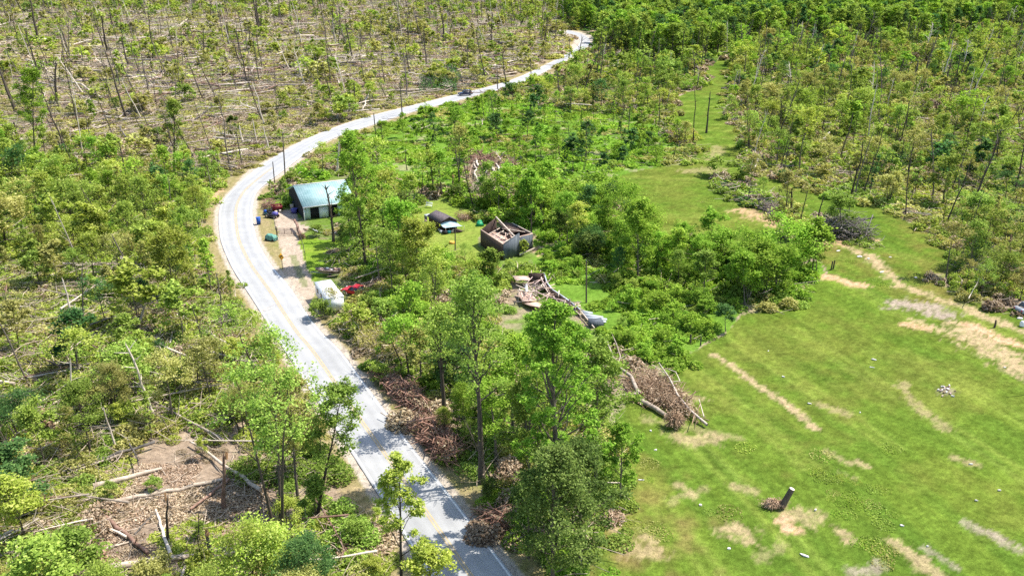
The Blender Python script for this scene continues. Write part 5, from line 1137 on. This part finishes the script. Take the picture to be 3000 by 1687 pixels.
    for k_, (x, y, m, lb) in enumerate(((960,1050,METAL,"grey bin of odds and ends on the shed porch, left one"),(1080,1080,BLACK,"black crate in front of the shed tarp"),(1180,1060,TEAL,"small teal tub under the shed tarp"),(1290,1040,CREAM,"cream box at the right post of the shed awning"),(900,1000,GALV,"metal pail at the left corner of the shed"))):
        b = MB(); s_ = rg.uniform(.35, .6); b.box((0, 0, s_/2), (s_*1.2, s_, s_), taper=1.12); b.box((0, 0, s_+.02), (s_*1.4, s_*1.2, .05)); o = b.build("storage_box", m); o.location = G(*K(x, y)); o.rotation_euler[2] = rg.uniform(0, 3); single(o, lb, "box")
shed()
# ---- vehicles
def car(name, P, rz, paint, label, L=4.6, W_=1.85, H_=1.5, suv=False, cat="car"):
    e = empty(name, P, rz, label, cat); b = MB(); hb = H_*.56
    prof = [(-L/2, .35), (-L/2, hb*.95), (-L*.42, hb*1.04), (-L*.20 if not suv else -L*.25, hb*1.06), (L*.22, hb*1.05), (L*.46, hb*.86), (L/2, hb*.62), (L/2, .35)]
    n = len(prof); V = [[x, -W_/2, z] for x, z in prof]+[[x, W_/2, z] for x, z in prof]
    Q = [[i, (i+1) % n, (i+1) % n+n, i+n] for i in range(n)]; b.add(V, [q[::-1] for q in Q]); b.add(V, [[0, 7, 6, 5], [0, 5, 4, 1], [1, 4, 3, 2], [8, 13, 14, 15], [8, 9, 12, 13], [9, 10, 11, 12]]); body = b.build("body", paint, e)
    x0, x1 = (-L*.46, L*.2) if suv else (-L*.36, L*.2); y0 = -W_*.44; zt = H_; zb = hb
    g_ = MB(); lo = [[x0, y0, zb], [x1, y0, zb], [x1, -y0, zb], [x0, -y0, zb]]; sh = .10*L; hi = [[x0+sh*.8, y0*.82, zt-.03], [x1-sh*1.5, y0*.82, zt-.03], [x1-sh*1.5, -y0*.82, zt-.03], [x0+sh*.8, -y0*.82, zt-.03]]
    g_.add(lo+hi, [[0, 1, 5, 4], [1, 2, 6, 5], [2, 3, 7, 6], [3, 0, 4, 7], [4, 5, 6, 7]]); g_.build("windows", GLASS, e)
    r = MB(); r.slab([hi[0], hi[1], hi[2], hi[3]], .06); 
    for s_ in (0, 3):
        for x in (.02, .5, .98): a = np.array(lo[s_])*(1-x)+np.array(lo[1 if s_ == 0 else 2])*x; c_ = np.array(hi[s_])*(1-x)+np.array(hi[1 if s_ == 0 else 2])*x; r.bar(a, c_, .07)
    r.build("roof", paint, e)
    for sx in (-.31, .31):
        for sy in (-1, 1):
            t = MB(); t.tube([[0, -.11, 0], [0, .11, 0]], [.34, .34], 14); w_ = t.build("wheel", BLACK, e, loc=(sx*L, sy*(W_/2-.1), .34)); t = MB(); t.tube([[0, sy*.112, 0], [0, sy*.125, 0]], [.2, .2], 10); t.build("rim", CHROME, w_)
    for sy in (-1, 1): t = MB(); t.box((L/2, sy*W_*.36, hb*.75), (.08, .34, .16)); t.build("headlight", LIGHTM, e); t = MB(); t.box((-L/2, sy*W_*.38, hb*.8), (.06, .25, .2)); t.build("tail_light", RED, e)
    return e
pc = G(1170, 240); car("car", pc+[0, 0, .12], R(205), NAVY, "dark blue car driving on the upper stretch of the road", suv=True, L=4.8, H_=1.7)
car("car", G(893, 738), R(150), RED, "bright red car half buried in foliage behind the white camper", L=4.2, H_=1.35)
car("car", G(2592, 784), R(15), plain("silver grey paint", (.35,.36,.38), .3), "silver car cut off by the right edge above the farm track", L=4.6)
def van():
    z = 2.6; P = [at(u, v, z) for u, v in ((790,708),(829,699),(871,745),(820,755))]; c = sum(P)/4; ax = ((P[3]+P[2])/2-(P[0]+P[1])/2)[:2]; ang = math.atan2(ax[1], ax[0]); L = 7.2; W_ = 2.4
    e = empty("camper_trailer", (c[0], c[1], 0), ang, "white box camper trailer with branches on its roof, parked beside the road", "camper")
    b = MB(); b.box((0, 0, 1.55), (L, W_, 2.0)); b.build("body", WHITEP, e); b = MB(); b.box((0, 0, 2.59), (L+.1, W_+.1, .08)); b.build("roof", plain("white roof", (.85,.85,.85), .5, var=.05), e)
    for x, y in ((-L*.3, -1), (0, -1), (L*.25, 1)): b = MB(); b.box((x, y*(W_/2+.01), 1.75), (.9, .05, .6)); f = b.build("window", GLASS, e); b = MB(); b.box((x, y*(W_/2+.02), 1.42), (1., .06, .05)); b.build("window_sill", METAL, f)
    b = MB(); b.box((-L/2-.01, .4, 1.5), (.04, .75, 1.8)); b.build("door", METAL, e)
    for x in (-.5, .5):
        for y in (-1, 1): b = MB(); b.tube([[x, y*W_*.45-.1, .35], [x, y*W_*.45+.1, .35]], [.35, .35], 14); b.build("wheel", BLACK, e)
    b = MB(); b.bar([-L/2, 0, .5], [-L/2-1.1, 0, .5], .1); b.build("tow_bar", BLACK, e)
    rg = np.random.default_rng(4)
    f = empty("fallen_branch", (c[0]+.6, c[1]-1.4, 2.65), ang, "leafless and green broken branches lying on the roof of the white camper", "branch"); mb = MB()
    for i in range(60): q = np.array([rg.normal(.6, 1.5), rg.normal(0, .7), rg.uniform(.05, .35)]); a = rg.uniform(0, 6.28); l = rg.uniform(.3, .9); mb.tube([q, q+[math.cos(a)*l, math.sin(a)*l, rg.uniform(-.05, .15)]], [.025, .01], 3, cap=False)
    mb.build("twigs", TWIG, f); C = np.stack([rg.normal(.6, 1.5, 700), rg.normal(0, .6, 700), rg.uniform(.05, .5, 700)], 1); MB().leaves(C, .09, rg).build("leaves", LM['olive'], f)
van()
def boat():
    a = G(800, 694); c = G(825, 692); e = empty("boat", c, R(-8), "brown camouflage flat boat full of junk on its trailer, above the white camper", "boat"); L = 4.0; W_ = 1.5; st = []
    for x, w_, zb, zt in ((-L/2, .12, .95, 1.2), (-L*.35, .55, .7, 1.15), (-.5, .95, .58, 1.1), (.8, 1., .55, 1.1), (L/2, .92, .58, 1.1)): st.append([(x, -w_*W_/2, zt), (x, -w_*W_*.38, zb), (x, w_*W_*.38, zb), (x, w_*W_/2, zt)])
    V = np.array(st).reshape(-1, 3); Q = []; 
    for i in range(4):
        for j in range(3): Q.append([i*4+j, i*4+j+1, i*4+j+5, i*4+j+4])
    Q.append([16, 17, 18, 19]); mb = MB(); mb.add(V, Q); mb.add(V*[.97, .94, 1]+[0, 0, .03], [q[::-1] for q in Q]); mb.build("hull", CAMO, e)
    mb = MB()
    for s_ in (0, 3): mb.tube([st[i][s_] for i in range(5)], .04, 5)
    mb.build("gunwale", LUMBP, e)
    for x in (-.9, .2, 1.3): MB().box((x, 0, .95), (.3, 1.25, .06)).build("bench", LUMBP, e)
    tr = MB(); 
    for y in (-.5, .5): tr.bar([-L/2-.9, y*.2, .45], [L/2, y, .45], .08)
    tr.bar([.6, -.8, .4], [.6, .8, .4], .08); tr.build("trailer_frame", GALV, e)
    for y in (-.85, .85): mb = MB(); mb.tube([[.6, y-.08, .28], [.6, y+.08, .28]], [.28, .28], 12); mb.build("wheel", BLACK, e)
    rg = np.random.default_rng(6); J = []
    for i in range(9): q = (rg.uniform(-1.2, 1.6), rg.uniform(-.4, .4)); mb = MB(); s_ = rg.uniform(.25, .55); mb.box((0, 0, 0), (s_*1.3, s_, s_*.5), taper=.7); o = mb.build("junk_bundle", [LUMBP, WHITEP, LOGR, CREAM][i % 4]); o.location = c+np.array([q[0], q[1], 1.12]); o.rotation_euler = (rg.normal(0, .3), rg.normal(0, .3), rg.uniform(0, 3)); single(o, "%s bundle of pale junk in the boat, counted from its bow" % ORD[i], "junk", "junk heaped in the boat")
boat()
def wheelie_bin(P, rz, m, label, h=1.15, w_=.62):
    e = empty("wheelie_bin", P, rz, label, "bin"); b = MB(); b.box((0, 0, h*.47), (w_*.8, w_*.8, h*.86), taper=1.22); b.build("body", m, e); b = MB(); b.box((0, -.02, h*.95), (w_*1.08, w_*1.1, .07), taper=.9); b.build("lid", m, e)
    b = MB(); b.bar([-w_*.45, w_*.55, h*.9], [w_*.45, w_*.55, h*.9], .04); b.build("handle", m, e)
    for s_ in (-1, 1): b = MB(); b.tube([[s_*w_*.38, w_*.42, .11], [s_*w_*.46, w_*.42, .11]], [.11, .11], 10); b.build("wheel", BLACK, e)
    return e
Y1 = zf(720, 500, .138)
wheelie_bin(G(651, 563), R(200), BLUEP, "blue wheeled bin standing alone on the grass between road and gate", 1.35, .8)
wheelie_bin(G(*Y1(1065,770)), R(20), BLUEP, "dark blue bin against the left end of the mint-roofed house", 1.25, .8); wheelie_bin(G(*Y1(1050,720)), R(50), TEAL, "teal bin at the back of the cluster by the house", 1.3, .8)
wheelie_bin(G(*Y1(1040,890)), R(80), PURP, "violet blue bin at the front of the cluster by the house", .9, 1.1); wheelie_bin(G(*Y1(985,800)), R(10), CREAM, "cream coloured bin at the left of the cluster by the house", .9, .7)
def mower(P, rz, m1, m2, label, s_=1.):
    e = empty("riding_mower", P, rz, label, "mower"); e.scale = (s_, s_, s_); b = MB(); b.box((.55, 0, .62), (.8, .6, .4), taper=.85); b.build("hood", m1, e); b = MB(); b.box((-.1, 0, .38), (1.7, .75, .12)); b.build("chassis", m2, e); b = MB(); b.box((-.4, 0, .72), (.45, .5, .12)); b.box((-.62, 0, .95), (.1, .48, .45)); b.build("seat", BLACK, e)
    b = MB(); b.tube([[.15, 0, .7], [-.05, 0, 1.05]], .025, 6); b.tube([[-.05+.0, math.cos(t)*.17, 1.05+math.sin(t)*.12] for t in np.linspace(0, 6.28, 12)], .02, 5); b.build("steering_wheel", BLACK, e); b = MB(); b.box((.1, 0, .22), (.9, 1.1, .16)); b.build("cutting_deck", m2, e)
    for x, r in ((-.55, .32), (.7, .22)):
        for y in (-.42, .42): b = MB(); b.tube([[x, y-.09, r], [x, y+.09, r]], [r, r], 12); w_ = b.build("wheel", BLACK, e); b = MB(); b.tube([[x, y*1.24-.0, r], [x, y*1.27, r]], [r*.5, r*.5], 8); b.build("rim", CREAM, w_)
mower(G(*Y1(560,985)), R(-20), PURP, BLACK, "dark violet riding mower parked by the brown twig dome", 1.35)
mower(G(*Y1(480,930)), R(150), BLUEP, GREENP, "blue and green machine parked just behind the violet mower", 1.05)
# green tarp-covered machine by the gate
def covered(P, rz, label):
    e = empty("covered_machine", P, rz, label, "covered machine"); n = 15; V = []; L = 2.1; W_ = 1.25
    for i in range(n):
        for j in range(n):
            x = (i/(n-1)-.5)*2; y = (j/(n-1)-.5)*2; r = max(abs(x), abs(y)); z = .95*(1-r**5)**.6*(1-.15*x)+.05*math.sin(x*7+y*4)+.12; V.append((x*L/2, y*W_/2, max(.14, z)))
    i = np.arange(n-1)[:, None]*n; j = np.arange(n-1)[None]; MB().add(np.array(V), np.stack([i+j, i+n+j, i+n+j+1, i+j+1], -1).reshape(-1, 4)).build("tarpaulin", GREENP, e, smooth=True)
    b = MB(); b.box((0, 0, .1), (L*.98, W_*.96, .16)); b.build("base", BLACK, e)
    for x in (-.7, .7):
        for y in (-.6, .6): b = MB(); b.tube([[x, y-.07, .2], [x, y+.07, .2]], [.2, .2], 10); b.build("wheel", BLACK, e)
    for y in (-.4, .05, .4): b = MB(); b.box((L*.505, y, .42), (.04, .22, .2)); b.build("front_panel", GLASS, e)
covered(G(683, 603), R(-22), "low machine under a green tarpaulin on the grass beside the gate")
def gate():
    a = G(696.5, 590); b = G(751.5, 590); d = b-a; L = np.linalg.norm(d); e = empty("field_gate", a, math.atan2(d[1], d[0]), "rusty pipe gate closing the driveway", "gate")
    for z in (.15, .4, .65, .9, 1.2): MB().bar([.1, 0, z], [L-.1, 0, z], .075).build("rail", RUST, e)
    for x in (.1, L*.36, L*.68, L-.1): MB().bar([x, -.02, .12], [x, -.02, 1.23], .08).build("upright", RUST, e)
    for x in (0, L): MB().tube([[x, 0, -.1], [x, 0, 1.6]], [.09, .08], 8).build("gate_post", POLEM, e)
gate()
def fence(pts, label, h=1.3, wires=3, mat=None, pr=.05):
    W_ = [G(*p) for p in pts]; e = empty("wire_fence", W_[0], 0, label, "fence"); o = W_[0]
    for q in W_: MB().tube([q-o-[0, 0, .1], q-o+[0, 0, h]], [pr*1.1, pr], 6).build("post", mat or POLEM, e)
    for k in range(wires):
        mb = MB(); z = h*(k+.6)/wires; mb.tube(np.array([q-o+[0, 0, z] for q in W_]), .008, 3, cap=False); mb.build("wire", GALV, e)
fence([(684,528),(686,545),(690,560),(693,577),(696,590)], "wire fence on wooden posts along the left side of the gravel yard")
fence([(751,592),(757,602),(760,615),(765,632),(768,650)], "short fence running down from the gate's right post")
fence([A5(2005,497), A5(2100,515)], "two dark posts joined by a rail at the corner of the mown field", 1.3, 1, pr=.09)
fence([(1388,665),(1400,680),(1412,700)], "dark posts leaning in the weeds below the roofless barn", 1.2, 1)
def pole(base, top, label, w_=3., arm=False, lamp=False):
    P = G(*base); T = top_at(P, *top)-P; e = empty("utility_pole", P, 0, label, "pole"); r = max(.10, w_/pxm(P)/2); MB().tube([[0, 0, -.2], T*.5, T], [r*1.15, r, r*.8], 8).build("shaft", POLEM, e)
    if arm: MB().bar(T+[-.9, 0, -.5], T+[.9, 0, -.5], .12).build("crossarm", POLEM, e)
    t = MB(); t.tube([T-[0, .02, 0], T+[0, 0, .18]], [.06, .03], 6); t.build("insulator", GALV, e)
    if lamp: MB().bar(T-[0, 0, .4], T+[-.5, -.2, -.3], .06).build("bracket", GALV, e)
pole((718,453), (711,335), "tall utility pole at the right edge of the road bend above the house", 3.2); pole((691,460), (686,407), "short pole standing left of the tall one above the yard", 2.6); pole((610,419), (594,330), "leaning pole on the left side of the road bend", 2.6)
pole((947,355), (940,285), "utility pole on the lower side of the road where it curves away", 2.6); pole((1012,291), (1006,208), "utility pole crossing in front of the road, left of the blue car", 2.6); pole((1252,224), (1250,163), "utility pole beside the road, right of the blue car", 2.2)
pole((1336,194), (1335,145), "distant utility pole right of the one beyond the blue car", 2.); pole((1432,147), (1432,97), "farthest utility pole below the last road bend", 2.); pole((1475,760), (1475,655), "lone utility pole standing in the weeds right of the collapsed barn", 3.6); pole((1145,628), (1145,572), "short lamp pole on the grass in front of the shed", 2.4, lamp=True)
pole((1168,470), (1163,395), "thin pole in the meadow above the shed", 1.8) if False else None
def sign():
    P = G(711, 676); T = top_at(P, 706, 645)-P; e = empty("warning_sign", P, R(-30), "yellow diamond curve warning sign with a black arrow at the roadside", "road sign")
    MB().bar([0, 0, 0], [0, 0, T[2]+.2], .07).build("post", GALV, e); s_ = .62; z = T[2]; mb = MB()
    V = [[0, -.06, z-s_], [s_, -.06, z], [0, -.06, z+s_], [-s_, -.06, z]]; mb.slab(V, .025); pl = mb.build("sign_panel", YELP, e)
    m2 = MB(); y = -.10
    pts = [(-.20, -.30), (-.20, .0), (-.10, .14), (.12, .14)]
    for A, B in zip(pts[:-1], pts[1:]): m2.bar([A[0], y, z+A[1]], [B[0], y, z+B[1]], .012, .12) if False else m2.add([[A[0]-.06*(B[1]-A[1])/(math.hypot(B[0]-A[0], B[1]-A[1])), y, z+A[1]+.06*(B[0]-A[0])/(math.hypot(B[0]-A[0], B[1]-A[1]))], [A[0]+.06*(B[1]-A[1])/(math.hypot(B[0]-A[0], B[1]-A[1])), y, z+A[1]-.06*(B[0]-A[0])/(math.hypot(B[0]-A[0], B[1]-A[1]))], [B[0]+.06*(B[1]-A[1])/(math.hypot(B[0]-A[0], B[1]-A[1])), y, z+B[1]-.06*(B[0]-A[0])/(math.hypot(B[0]-A[0], B[1]-A[1]))], [B[0]-.06*(B[1]-A[1])/(math.hypot(B[0]-A[0], B[1]-A[1])), y, z+B[1]+.06*(B[0]-A[0])/(math.hypot(B[0]-A[0], B[1]-A[1]))]], [[0, 1, 2, 3]])
    m2.add([[.10, y, z+.30], [.10, y, z-.02], [.34, y, z+.14], [.34, y, z+.14]], [[0, 1, 2, 3]]); m2.build("black_arrow", BLACK, pl)
sign()
# dark red trailer box, chair, tub, trunk piece by the gate and other yard things
def trailer():
    e = empty("utility_trailer", G(*Y1(665,850)), R(25), "dark red open trailer beside the brown twig dome", "trailer"); b = MB()
    for x, y, dx, dy in ((0, -.7, 1.9, .06), (0, .7, 1.9, .06), (-.95, 0, .06, 1.4), (.95, 0, .06, 1.4)): b.box((x, y, .85), (dx, dy, .75))
    b.box((0, 0, .5), (1.9, 1.4, .06)); b.build("box", WINE, e)
    for y in (-.78, .78): b = MB(); b.tube([[0, y-.08, .28], [0, y+.08, .28]], [.28, .28], 12); b.build("wheel", BLACK, e)
    MB().bar([-.95, 0, .45], [-1.9, 0, .45], .08).build("drawbar", BLACK, e)
    for k_, (x, y) in enumerate(((640,885),(730,865))): o = MB().tube([[0, 0, 0], [0, 0, .35], [0, 0, .4]], [.25, .3, .1], 10).build("bucket", CREAM); o.location = G(*Y1(x, y)); single(o, ("cream bucket in front of the red trailer, left one", "cream bucket in front of the red trailer, right one")[k_], "bucket")
trailer()
e = empty("garden_bench", G(1079, 521), R(-15), "white garden bench on the grass behind the shed", "bench")
for z, y in ((.42, 0), (.7, .28), (.9, .32)): MB().bar([-.65, y, z], [.65, y, z], .3 if z < .5 else .08, .05 if z < .5 else .12).build("seat" if z < .5 else "back_rail", WHITEP, e)
for x in (-.6, .6):
    for y in (-.15, .28): MB().bar([x, y, 0], [x, y, .42 if y < 0 else .95], .06).build("leg", WHITEP, e)
o = MB().tube([[0, 0, 0], [0, 0, .22], [0, 0, .34]], [.5, .52, .42], 16).build("round_tub", ORNG); o.location = G(1137, 611); single(o, "round orange-yellow tub on the grass beside the lamp pole", "tub")
T0 = (zf(740, 640, .1795))
log_px(T0(800,330), T0(695,140), 9, 6, LOGR, "brown leaning log right of the gate", seed=80, lift=.2, limbs=2, zb=1.0, root=.8)
for k_, (a_, b_, lb) in enumerate((((930,160),(1060,215),"white broken board in the yard, left of the long white strips"),((1050,225),(1200,240),"long white strip of siding in the yard, middle one"),((1180,235),(1360,240),"long white strip of siding in the yard, right one"))):
    A = G(*T0(*a_)); B = G(*T0(*b_)); o = MB().bar([0, 0, .12], B-A+[0, 0, .16], .35, .05).build("siding_strip", WHITEP); o.location = A; single(o, lb, "board")
for k_, (a_, b_, lb) in enumerate((((830,165),(890,180),"reddish board at the top end of the yard debris"),((850,185),(940,195),"reddish board just below the top one of the yard debris"))):
    A = G(*T0(*a_)); B = G(*T0(*b_)); o = MB().bar([0, 0, .1], B-A+[0, 0, .14], .3, .05).build("loose_board", LOGR); o.location = A; single(o, lb, "board")
covered2 = empty("tarp_bundle", G(*zf(1200,580,.0966)(2130,830)), .3, "emerald green tarp bundle between the shed and the roofless barn", "tarp bundle")
b = MB(); b.box((0, 0, .35), (1.5, .8, .7), taper=.6); b.build("bundle", EMER, covered2); b = MB(); b.box((.1, .5, .7), (1., .5, .35), .3, taper=.7); b.build("fold", EMER, covered2)
o = MB().tube([[0, 0, 0], [0, 0, .5], [0, 0, .75]], [.32, .36, .2], 12).build("barrel", WHITEP); o.location = G(2571, 819); single(o, "white-lidded barrel at the right edge beside the farm track", "barrel")
o = scrap(2567, 800, 1.5, .9, .2, "white crumpled sheet in front of the silver car")
o = MB().tube([[0, 0, -.1], [.05, 0, .6], [0, 0, 1.1]], [.16, .14, .1], 7).build("fence_post", BARK); o.location = G(*zf(2600,820,.2809)(1115,490)); single(o, "single short dark post beside the farm track", "post")
for k_, (x, y) in enumerate(((755,1190),(775,1180))):
    o = MB().tube([[0, 0, -.1], [.1, 0, 1.5]], [.13, .1], 7).build("fence_post", BARK); o.location = G(*zf(2200,420)(x, y)); single(o, ("left one of the two dark posts where the grass strips meet", "right one of the two dark posts where the grass strips meet")[k_], "post")
o = MB().tube([[0, 0, -.1], [.05, 0, 1.5]], [.16, .13], 7).build("fence_post", BARK); o.location = G(*zf(2200,820)(400,120)); single(o, "dark post in the brown scrub at the upper end of the mown field", "post")
# dead-tree silhouette cut by the right edge
o = snag_px((2585, 990), (2578, 930), 3, BARK, "thin dark bent stick at the right edge of the field", 1, 90)
# ================================================================= labels for the many
LM_ = {"the mint-roofed house": (820,500), "the shed": (1110,560), "the roofless barn": (1280,600), "the collapsed barn": (1350,760), "the blue car": (1170,237), "the white camper": (830,730), "the curve warning sign": (706,650),
 "the lone weed-side pole": (1475,700), "the lone small field-corner tree": (1823,820), "the big dark brush pile": (2130,580), "the fallen tree with the root ball": (1650,1000), "the uprooted field stump": (1965,1265), "the far road bend": (1465,95),
 "the thickest bottom log": (500,1390), "the orange-topped trunk": (665,1200), "the uprooted log": (140,1070), "the fan of twigs": (360,750), "the thick pale-sided trunk": (320,680), "the three white trunks": (650,335), "the tall roadside pole": (715,400),
 "the silver car": (2570,780), "the upper grass strip": (1790,250), "the tree with the thick dark trunk": (437,350), "the very long slanting log": (170,210), "the forked bare tree": (2380,220), "the splintered trunk fan": (1225,440), "the reddish broken trunk": (2540,620),
 "the bottom right corner": (2576,1449), "the bottom left corner": (0,1449), "the top left corner": (0,0), "the top right corner": (2576,0), "the tallest bright tree": (1400,1000), "the red-brown brush pile": (1200,1130), "the long crooked trunk": (350,260),
 "the battered half-bare tree": (1975,530), "the level top-left log": (600,75), "the many-stemmed tree": (690,1200), "the long dirt streak": (1920,980), "the lime tree by the shed": (1010,600), "the light green house tree": (890,430)}
ORDW = ["", "second ", "third ", "fourth ", "fifth ", "sixth ", "seventh ", "eighth ", "ninth ", "tenth "]+["%dth " % k for k in range(11, 21)]+["21st ", "22nd ", "23rd "]+["%dth " % k for k in range(24, 31)]+["31st ", "32nd ", "33rd "]+["%dth " % k for k in range(34, 41)]
groups = {}
for (o, u, v, adj, kd) in THINGS:
    nm, (lu, lv) = min(LM_.items(), key=lambda t: math.hypot(t[1][0]-u, (t[1][1]-v)*1.3)); du, dv = u-lu, v-lv
    ds = "left of" if du < -abs(dv)*1.2 else "right of" if du > abs(dv)*1.2 else "above" if dv < 0 else "below"
    groups.setdefault((adj, kd, ds, nm), []).append((math.hypot(du, dv), o))
for (adj, kd, ds, nm), L_ in groups.items():
    L_.sort(key=lambda t: t[0])
    for k, (d_, o) in enumerate(L_):
        if len((adj+' '+kd+' '+ds+' '+nm).split()) > 13: kd = kd.replace('broken ', '').replace('fallen ', '').replace(' lying', '').replace('slanting up', 'slanting')
        o['label'] = (adj+' '+kd+', '+(('nearest ' if k == 0 else ORDW[k]+'nearest ') if len(L_) > 1 else '')+ds+' '+nm)
